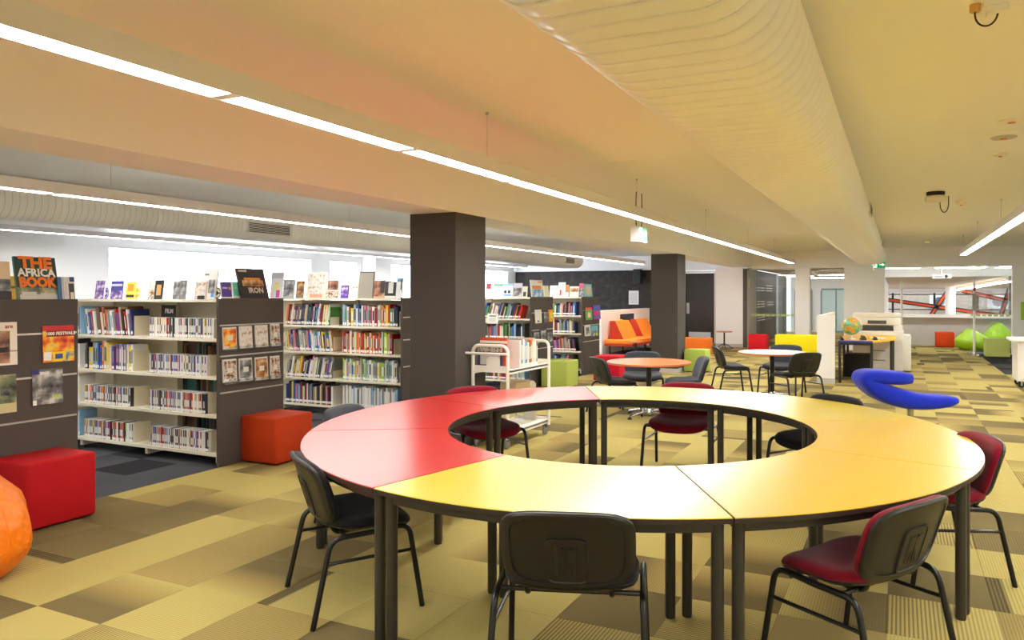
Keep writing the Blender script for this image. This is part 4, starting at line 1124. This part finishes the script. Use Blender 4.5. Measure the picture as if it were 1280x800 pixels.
# ------------------------------------------------------------------ book trolley
def trolley():
    t = empty('book_trolley', (-4.12, 6.66, 0)); W, L = .42, .98; m = mat('trolley_white', (240,236,226), .35)
    for y in (0, L):
        pts = [(0,y,.11),(0,y,.98)] + [(.07-.07*math.cos(PI/2*k/6), y, 1.01+.07*math.sin(PI/2*k/6)) for k in range(7)] + [(W-.07+.07*math.sin(PI/2*k/6), y, 1.01+.07*math.cos(PI/2*k/6)) for k in range(7)] + [(W,y,.98),(W,y,.11)]
        MB().tube(pts, .018, 12).build('end_frame', m, t, True)
        for (za, zb) in ((.80,.87), (.43,.48), (.14,.20)): MB().box(.0, W, y-.006, y+.006, za, zb).build('end_panel', m, t)
    MB().tube([(-.06,-.06,1.0),(W+.02,-.06,1.0)], .014, 10).tube([(0,-.06,1.0),(0,.0,.98)], .012, 8).tube([(W,-.06,1.0),(W,.0,.98)], .012, 8).build('push_handle', m, t, True)
    for z in (.80, .46, .15):
        MB().box(.006, W-.006, .01, L-.01, z, z+.016).box(W-.02, W-.006, .01, L-.01, z-.02, z+.03).box(.006, .02, .01, L-.01, z-.02, z+.03).build('shelf', m, t)
        for yy in (.06, L-.08):
            MB().prism([(.13,z+.016),(W-.13,z+.016),(W-.13,z+.13),(W-.16,z+.16),(.16,z+.16),(.13,z+.13)], yy, yy+.006, fn=lambda x, y, zz: (x, zz, y)).build('divider', m, t)
    for x in (.03, W-.03):
        for y in (.04, L-.04):
            c = MB().lathe([(.05,-.014),(.056,-.01),(.056,.01),(.05,.014)], 18).build('caster', mat('caster_grey', (120,122,126), .5), t, True); c.rotation_euler = (0, PI/2, 0); c.location = (x, y, .056)
            MB().box(-.02, .02, -.02, .02, .03, .07).build('caster_fork', M_BLACKP, c); c.children[0].rotation_euler = (0, -PI/2, 0)
    tag(t, 'white metal book trolley parked beside the near charcoal pillar', 'trolley')
    r = random.Random(5)
    y = .30; k = 0
    cols = ['white','grey','white','light blue','grey','white','brown','orange','white','cream','white','grey']
    while y < .80 and k < len(cols):
        w = r.uniform(.026, .04); h = r.uniform(.27, .32)
        b = bpy.data.objects.new('book', book_mesh(cols[k], 'white', 'book')); COL.objects.link(b)
        b.scale = (w, .2, h); b.rotation_euler = (0, 0, PI/2); b.location = (-4.12+.40, 6.66+y, .817)
        tag(b, '%s book standing on the top tier of the book trolley' % cols[k], 'book', 'books on the trolley'); y += w+.002; k += 1
    cover('display_book', (-4.09, 6.74, .83), .0, .33, .33, .02, (216,74,28), [(0,.82,1,.9,(230,224,214)),(.1,.1,.9,.7,(190,60,24))], 'large orange book at the handle end of the trolley', 'book', None, -.05, False)
    cover('display_book', (-4.10, 6.725, .82), .0, .30, .27, .012, (60,66,110), [(0,.7,1,.9,'art_mix'),(.1,.2,.9,.6,(210,206,200))], 'navy picture book in front of the orange book on the trolley', 'book', None, -.02, False)
    b = rbox_mesh('carton', .2, .34, .17, .004, mat('carton', (196,176,140), .8)); o = link('storage_carton', b, None, (-3.93, 7.25, .476)); tag(o, 'tan carton on the middle tier of the trolley', 'box')
trolley()

# ------------------------------------------------------------------ globe desk, half wall, copier
t = empty('half_wall', (-1.38, 14.10, 0))
MB().box(0, .30, 0, .16, 0, 1.24).box(0, .09, .16, 2.9, 0, 1.24).build('wall_panel', M_WALL, t)
MB().box(-.004, .304, -.006, 0, 0, .10).build('skirting', M_WALLG, t)
tag(t, 'white half-height wall end beside the globe desk', 'half wall')
t = empty('desk', (-1.05, 14.30, 0))
top = [(0,0),(.62,0),(.98,.95),(.98,2.3),(0,2.3)]
MB().prism(top, .755, .78).build('desktop', mat('desk_yellow', (246,190,40), .35), t)
MB().box(.02, .60, -.012, 0, .752, .782).build('edge_strip', mat('edge_blue', (50,70,190), .4), t)
MB().box(.03, .60, .03, .06, .70, .755).box(.03, .06, .03, 2.25, .70, .755).build('frame', M_LEG, t)
for x, y in ((.045,.045), (.585,.045), (.90,1.0), (.92,2.2), (.05,2.2), (.05,1.1)): MB().cyl((x,y,0), (x,y,.755), .025, 14).build('leg', M_LEG, t, True)
tag(t, 'angular yellow-topped desk with dark legs carrying the globe', 'desk')
t = empty('globe', (-.83, 14.75, .78))
gm = patch_mat('globe_map', [(90,160,190),(120,190,190),(110,170,90),(220,190,80),(214,110,60),(236,200,140)], 9, .3, 4)
MB().lathe([(.09,0),(.09,.012),(.03,.03),(.015,.08)], 24).build('base', M_WHITE, t, True)
MB().lathe([(max(.002,.17*math.sin(PI*k/20)), -.17*math.cos(PI*k/20)) for k in range(21)], 36, (0,0,.25)).build('sphere', gm, t, True, 60)
MB().tube([(.185*math.cos(a),0,.25+.185*math.sin(a)) for a in [(-PI/2-.1)+PI*k/16+.0 for k in range(17)]], .006, 8).build('meridian_arm', M_WHITE, t, True)
tag(t, 'coloured world globe on a white stand on the desk', 'globe')
for (nm, x, y, sx, sy, sz, rgb, lab, cat) in (
  ('stapler', -.98, 14.42, .05, .16, .06, (30,30,32), 'black stapler at the desk corner', 'stapler'),
  ('tape_dispenser', -.62, 14.62, .08, .18, .08, (34,34,36), 'black tape dispenser in the middle of the desk', 'dispenser'),
  ('hole_punch', -.42, 14.72, .07, .12, .06, (40,40,44), 'dark hole punch near the slanted desk edge', 'hole punch')):
    t = empty(nm, (x, y, .78), .3)
    link('body', rbox_mesh('body', sx, sy, sz*.55, .008, mat('tool_%d' % rgb[2], rgb, .4)), t)
    a = link('lever', rbox_mesh('lever', sx*.7, sy*.85, sz*.4, .006, mat('tool_%d' % rgb[2], rgb, .4)), t, (0, .008, sz*.55)); a.rotation_euler = (.12, 0, 0)
    tag(t, lab, cat)
o = link('paper_stack', rbox_mesh('paper_stack', .22, .3, .02, .002, M_PAPER), None, (-.38, 15.2, .78), (0,0,.2)); tag(o, 'stack of white paper on the desk', 'paper')
o = link('paper_tray', MB().box(-.17,.17,-.12,.12,0,.006).box(-.17,.17,.114,.12,.006,.05).box(-.17,-.164,-.12,.114,.006,.05).box(.164,.17,-.12,.114,.006,.05).mesh('paper_tray', M_ACRYL), None, (-.7, 15.1, .78)); tag(o, 'shallow clear paper tray behind the globe', 'tray')
t = empty('copier', (-.42, 17.05, 0))
cm = mat('copier_white', (224,222,216), .5); cg = mat('copier_grey', (150,150,146), .5)
link('cabinet', rbox_mesh('cabinet', .98, .8, .82, .012, cm), t, (0,0,.04))
link('scanner_body', rbox_mesh('scanner_body', .90, .70, .16, .012, cm), t, (-.02,.03,.98))
MB().box(-.47,-.35,-.36,.36,.86,.98).box(.3,.47,-.36,.36,.86,.98).box(-.35,.3,.2,.36,.86,.98).build('tray_wall', cm, t)
MB().box(-.35,.3,-.36,.2,.862,.87).build('output_tray', cg, t)
link('lid', rbox_mesh('lid', .94, .70, .09, .02, cm), t, (-.02,.03,1.14))
for z in (.12,.32,.52): 
    d_ = MB().box(-.46,.46,-.408,-.40,z,z+.17).build('paper_drawer', cm, t); MB().box(-.14,.14,-.418,-.408,z+.12,z+.145).build('drawer_handle', cg, d_)
MB().box(-.2,.16,-.345,-.32,1.01,1.08).build('control_panel', mat('panel_dark', (70,74,74), .4), t)
link('side_feeder', rbox_mesh('side_feeder', .14, .6, .74, .02, cm), t, (.56,0,.04))
for x in (-.4,.4):
    for y in (-.32,.32): MB().lathe([(.03,0),(.03,.05)], 12, (x,y,0)).build('caster', M_TXTK, t)
tag(t, 'bulky off-white photocopier behind the globe desk', 'copier')

# posts near the far opening
for (x, y, lab, col) in ((.04, 22.55, 'plain white metal post with square foot near the copier', None), (1.80, 22.3, 'white metal post with red marker and chrome foot near the grey carpet', 1)):
    t = empty('gate_post', (x, y, 0))
    MB().lathe([(.13,0),(.13,.012),(.05,.03),(.045,.14),(.03,.15)], 20).build('foot', M_CHROME, t, True)
    MB().cyl((0,0,.1), (0,0,2.0), .03, 14).build('tube', M_WHITE, t, True)
    MB().lathe([(.032,2.0),(.02,2.03)], 14).build('cap', M_WHITE, t, True)
    if col: MB().lathe([(.034,1.72),(.034,1.80)], 14).build('marker', mat('marker_red', (200,50,40), .5), t, True); MB().box(-.05,.05,-.04,-.03,1.2,1.65).build('sensor_plate', cg, t)
    tag(t, lab, 'post')

# white mobile cabinet at the right
t = empty('mobile_cabinet', (1.86, 14.85, 0)); wm = mat('cabinet_white', (238,236,232), .4)
MB().box(0, 1.5, .03, .70, .11, .80).build('body', wm, t)
link('top_board', rbox_mesh('top_board', 1.62, .82, .05, .008, wm), t, (.72, .36, .80))
for k in range(3): MB().box(.02+.5*k, .48+.5*k, .012, .03, .13, .78).build('door', wm, t)
for k in range(3): MB().tube([(.42+.5*k,.012,.5),(.42+.5*k,-.015,.5),(.42+.5*k,-.015,.62),(.42+.5*k,.012,.62)], .006, 8).build('handle', M_ALU, t)
for x in (.07, 1.42):
    for y in (.1, .62):
        c = MB().lathe([(.045,-.015),(.05,-.01),(.05,.01),(.045,.015)], 18).build('caster', M_TXTK, t, True); c.rotation_euler = (PI/2, 0, 0); c.location = (x, y, .05)
        MB().box(-.012,.012,-.02,.06,-.02,.02).build('caster_fork', M_ALU, c)
tag(t, 'white mobile cabinet on black casters at the right of the walkway', 'cabinet')
o = MB().box(0, .9, 0, .03, 0, .48).build('green_panel', mat('lime_board', (150,200,40), .6)); o.location = (2.95, 22.96, .95); tag(o, 'lime green pin board on the right white wall', 'board')

# ------------------------------------------------------------------ glazed partition and corridor beyond
t = empty('glass_partition', (-4.28, 23.15, 0))
MB().box(0, 1.4, 0, .01, .03, 2.4).build('pane', M_GLASS, t)
MB().box(0, 1.4, -.02, .03, 0, .03).box(0, 1.4, -.02, .03, 2.38, 2.42).build('frame', M_ALU, t)
gs = mat('lime_strip', (196, 216, 130), .5, alpha=.6)
for k in range(9): MB().box(.06+.15*k, .19+.15*k, -.003, -.001, .96, 1.03).build('manifestation_square', gs, t)
tag(t, 'clear glass partition with a row of pale green squares', 'partition')
t = empty('glass_partition', (-.35, 23.1, 0))
MB().box(2.05, 3.1, 0, .01, .03, 2.4).build('pane', M_GLASS, t)
MB().box(2.05, 3.1, -.02, .03, 0, .03).build('frame', M_ALU, t)
for k in range(7): MB().box(2.12+.14*k, 2.22+.14*k, -.003, -.001, 1.03, 1.09).build('manifestation_square', gs, t)
tag(t, 'clear glass partition in front of the lime bean bags', 'partition')
# white lettering lines on the corridor wall
lt = MB()
for (y0, z0, n) in ((24.6, 1.75, 2), (26.4, 1.75, 3), (24.6, 1.2, 3), (26.6, 1.25, 2), (24.7, .75, 3)):
    for k in range(n): lt.box(-4.279, -4.276, y0, y0+1.4, z0+.09*k, z0+.09*k+.035)
tl = lt.build('wall_lettering', M_TXTW); tag(tl, 'faint white lettering lines on the dark corridor wall', 'lettering')
o = MB().box(0,.02,0,.10,0,.28).build('switch_plate', mat('switch_plate', (220,214,190), .4)); o.location = (-4.27, 23.0, 1.85); tag(o, 'cream switch plate high on the grey corridor wall edge', 'switch')
teal = mat('frosted_teal', (206, 226, 226), .3); tf = mat('teal_frame', (130, 158, 160), .4)
def office_glass(n, x0, x1, cols):
    t = empty('window_%d' % n, ((x0+x1)/2, 33.55, 0)); t['kind'] = 'structure'; h = (x1-x0)/2
    fr = MB().box(-h, h, -.05, 0, 0, .08).box(-h, h, -.05, 0, 1.83, 1.9)
    for k in range(cols+1): fr.box(-h+2*h*k/cols-.03, -h+2*h*k/cols+.03, -.05, 0, .08, 1.83)
    fr.build('window_frame', tf, t)
    for k in range(cols): MB().box(-h+2*h*k/cols+.03, -h+2*h*(k+1)/cols-.03, -.03, -.02, .08, 1.83).build('pane', teal, t)
office_glass(5, -4.2, -3.5, 2); office_glass(6, -3.1, -.7, 4)
o = MB().box(0,.62,0,.02,0,.55).build('notice_board', mat('board_blue', (150,190,226), .6)); o.location = (-2.05, 33.47, 1.15); tag(o, 'pale blue notice board on the distant glazed office wall', 'board')
cross_light(-3.9, -2.9, 28.5, 2.30, 'strip light in the corridor behind the glass partition')
cross_light(-2.6, -1.2, 27.0, 2.30, 'strip light in the corridor behind the slim white column')
cross_light(-3.6, -1.4, 31.5, 2.30, 'extra strip light added in front of the distant glazed offices')  # one more corridor strip, added to brighten the far end
# notice and loudspeaker on the dark wall
t = empty('notice', (x_at(786, 23.99), 23.99, EYE-(381-PY0)*24.6/FPX)); MB().box(0,.36,-.006,0,0,.48).build('sheet', M_PAPER, t)
pr = MB()
for k in range(8): pr.box(.05,.30,-.0075,-.006,.06+.045*k,.068+.045*k)
pr.build('printed_lines', mat('print_grey', (150,150,156), .6), t); tag(t, 'white printed notice on the dark patterned wall', 'notice')
t = empty('wall_speaker', (-8.15, 23.80, 2.0)); link('box_body', rbox_mesh('box_body', .26, .22, .5, .01, M_BLACKP), t)
MB().box(-.11,.11,-.122,-.110,.03,.47).build('grille', M_TXTK, t); MB().box(-.03,.03,.1,.2,.2,.3).build('wall_bracket', M_BLACKT, t); tag(t, 'black loudspeaker high on the dark wall beside the far pillar', 'speaker')
t = empty('ceiling_sensor', (-13.0+.18, 23.7, 2.5)); link('body', rbox_mesh('body', .12,.12,.2,.015,M_WHITE), t); MB().box(-.15,-.05,-.02,.02,.12,.16).build('bracket', M_WHITE, t); tag(t, 'small white sensor at the corner of dark wall and window wall', 'sensor')

# ------------------------------------------------------------------ space seen through the far opening
sof = MB().add([(-.45,26.4,2.2),(6.2,26.4,2.2),(8,40,1.93),(-1.5,40,1.93),(-.45,26.4,2.5),(6.2,26.4,2.5),(8,40,2.3),(-1.5,40,2.3)], [(0,3,2,1),(4,5,6,7),(0,1,5,4),(1,2,6,5),(2,3,7,6),(3,0,4,7)])
struct(sof.build('ceiling', mat('soffit_tan', (206,184,156), .8)))
struct(MB().box(-3, 10, 34.0, 60, -.6, -.4).build('ground', mat('paving', (170,165,158), .9)))
struct(MB().box(-.45, 6.2, 26.4, 34.0, -.1, -.01).build('floor', mat('foyer_floor', (180,176,168), .6)))
bm_ = bpy.data.materials.new('brick_far'); bm_.use_nodes = True; nt = bm_.node_tree
br = nt.nodes.new('ShaderNodeTexBrick'); br.inputs['Color1'].default_value = lin((196,178,160)); br.inputs['Color2'].default_value = lin((176,156,138)); br.inputs['Mortar'].default_value = lin((206,198,188)); br.inputs['Scale'].default_value = 4.0
tc = nt.nodes.new('ShaderNodeTexCoord'); mp = nt.nodes.new('ShaderNodeMapping'); mp.inputs['Rotation'].default_value = (PI/2, 0, 0)
nt.links.new(tc.outputs['Object'], mp.inputs[0]); nt.links.new(mp.outputs[0], br.inputs['Vector']); nt.links.new(br.outputs['Color'], nt.nodes['Principled BSDF'].inputs['Base Color'])
struct(MB().box(-4, 12, 46, 46.4, -.5, 4.5).build('wall_brick', bm_))
w = empty('window_7', (2.5, 40.0, -.4)); w['kind'] = 'structure'
MB().box(-4.2, 5.2, -.05, .05, 2.12, 2.34).build('head_panel', M_WHITE, w)
mu = MB()
def mul(px, wd=.05):
    x = x_at(px, 40.0)-2.5; mu.box(x-wd, x+wd, -.04, .04, 0, 2.12)
for px in (1116, 1168, 1222): mul(px, .05)
mu.box(-4.2, 5.2, -.03, .03, 2.02, 2.07).box(-4.2, 5.2, -.03, .03, 1.28, 1.33)
mu.build('mullion', mat('mullion_dark', (50,52,56), .4), w)
MB().box(-4.2, 5.2, -.005, .005, 0, 2.12).build('pane', M_GLASS, w)
ob = mat('brace_orange', (206, 70, 20), .5); obk = mat('brace_black', (40,32,30), .5)
for (a, b_, lab) in (((1098,373),(1268,397.5),'long orange steel brace running low across the far window'), ((1161,398),(1184,365),'short steep orange brace crossing the long low one'), ((1203,363.5),(1268,378),'upper orange brace sloping toward the dark jamb'), ((1250,397),(1262,361),'steep orange brace next to the dark jamb'), ((1098,371),(1110,364),'stub of orange brace beside the wide white column')):
    Y = 38.5
    def W(p): d = Y/view_dir(p[0])[1]; return Vector((x_at(p[0], Y), Y, EYE-(p[1]-PY0)*d/FPX))
    p0, p1 = W(a), W(b_); ax = (p1-p0).normalized(); nn = Vector((-ax.z,0,ax.x))
    t = empty('steel_brace', p0); ln = (p1-p0).length
    def beam(n0, n1, y0, y1):
        vs = []
        for y in (y0, y1):
            for (l, n) in ((0,n0),(ln,n0),(ln,n1),(0,n1)): q = ax*l + nn*n; vs.append((q.x, y, q.z))
        return MB().add(vs, [(0,1,2,3),(7,6,5,4),(0,4,5,1),(1,5,6,2),(2,6,7,3),(3,7,4,0)])
    beam(-.05,.05,-.06,.06).build('web', ob, t); beam(.05,.10,-.08,.08).build('flange', obk, t); beam(-.10,-.05,-.08,.08).build('flange', obk, t)
    tag(t, lab, 'brace')
t = empty('round_column', (x_at(1188, 36), 36.0, -.01)); MB().lathe([(.2,0),(.2,2.0)], 24).build('shaft', M_WALL, t, True); MB().lathe([(.22,0),(.22,.1)], 24).build('base_ring', M_WALLG, t, True); tag(t, 'round white column in front of the far window', 'column')
for (px, lab) in ((1174, 'air conditioner unit on the brick wall by the round column'), (1247, 'air conditioner unit on the brick wall by the dark jamb')):
    t = empty('air_conditioner', (x_at(px, 45.7), 45.75, .88)); link('case', rbox_mesh('case', .95, .4, .75, .02, M_WHITE), t)
    f = MB().lathe([(.26,0),(.26,.01)], 24).build('fan_guard', mat('fan_dark', (90,96,104), .5), t); f.rotation_euler = (PI/2,0,0); f.location = (.0,-.2,.38)
    MB().box(-.3,.3,.15,.3,-.06,0).build('bracket', M_LEG, t); tag(t, lab, 'air conditioner')
t = empty('ceiling_projector', (x_at(1177, 25.4), 25.4, 2.12))
link('body', rbox_mesh('body', .52, .34, .13, .02, M_WHITE), t); MB().cyl((0,0,.13), (0,0,.63), .03, 12).build('drop_pole', M_WHITE, t); MB().lathe([(.05,0),(.05,.03)], 16).build('lens', M_TXTK, t)
t.children[2].rotation_euler = (PI/2,0,0); t.children[2].location = (.12,-.17,.07); MB().box(-.2,.02,-.175,-.17,.03,.09).build('vent_grille', cg, t)
tag(t, 'white projector hanging in front of the far opening', 'projector')
def soffit_light(x0, y0, x1, y1, lab):
    t = empty('linear_light', (x0, y0, 0)); z = lambda y: 2.2-.27*(y-26.4)/13.6 - .14
    d = Vector((x1-x0, y1-y0, 0)); n = Vector((-d.y, d.x, 0)).normalized()*.06
    vs = []
    for dz in (0, .03):
        for (p, s) in ((Vector((0,0,z(y0))),-1),(Vector((d.x,d.y,z(y1))),-1),(Vector((d.x,d.y,z(y1))),1),(Vector((0,0,z(y0))),1)): q = p+n*s; vs.append((q.x,q.y,q.z+dz))
    MB().add(vs, [(0,3,2,1),(4,5,6,7),(0,1,5,4),(1,2,6,5),(2,3,7,6),(3,0,4,7)]).build('diffuser', M_LAMP, t)
    MB().add([(v[0],v[1],v[2]+.03) for v in vs], [(0,3,2,1),(4,5,6,7),(0,1,5,4),(1,2,6,5),(2,3,7,6),(3,0,4,7)]).build('housing', M_HOUSING, t)
    tag(t, lab, 'light')
soffit_light(3.2, 27.5, 2.3, 38.5, 'long receding strip light on the tan soffit past the half wall')
print('objects', len(bpy.data.objects))
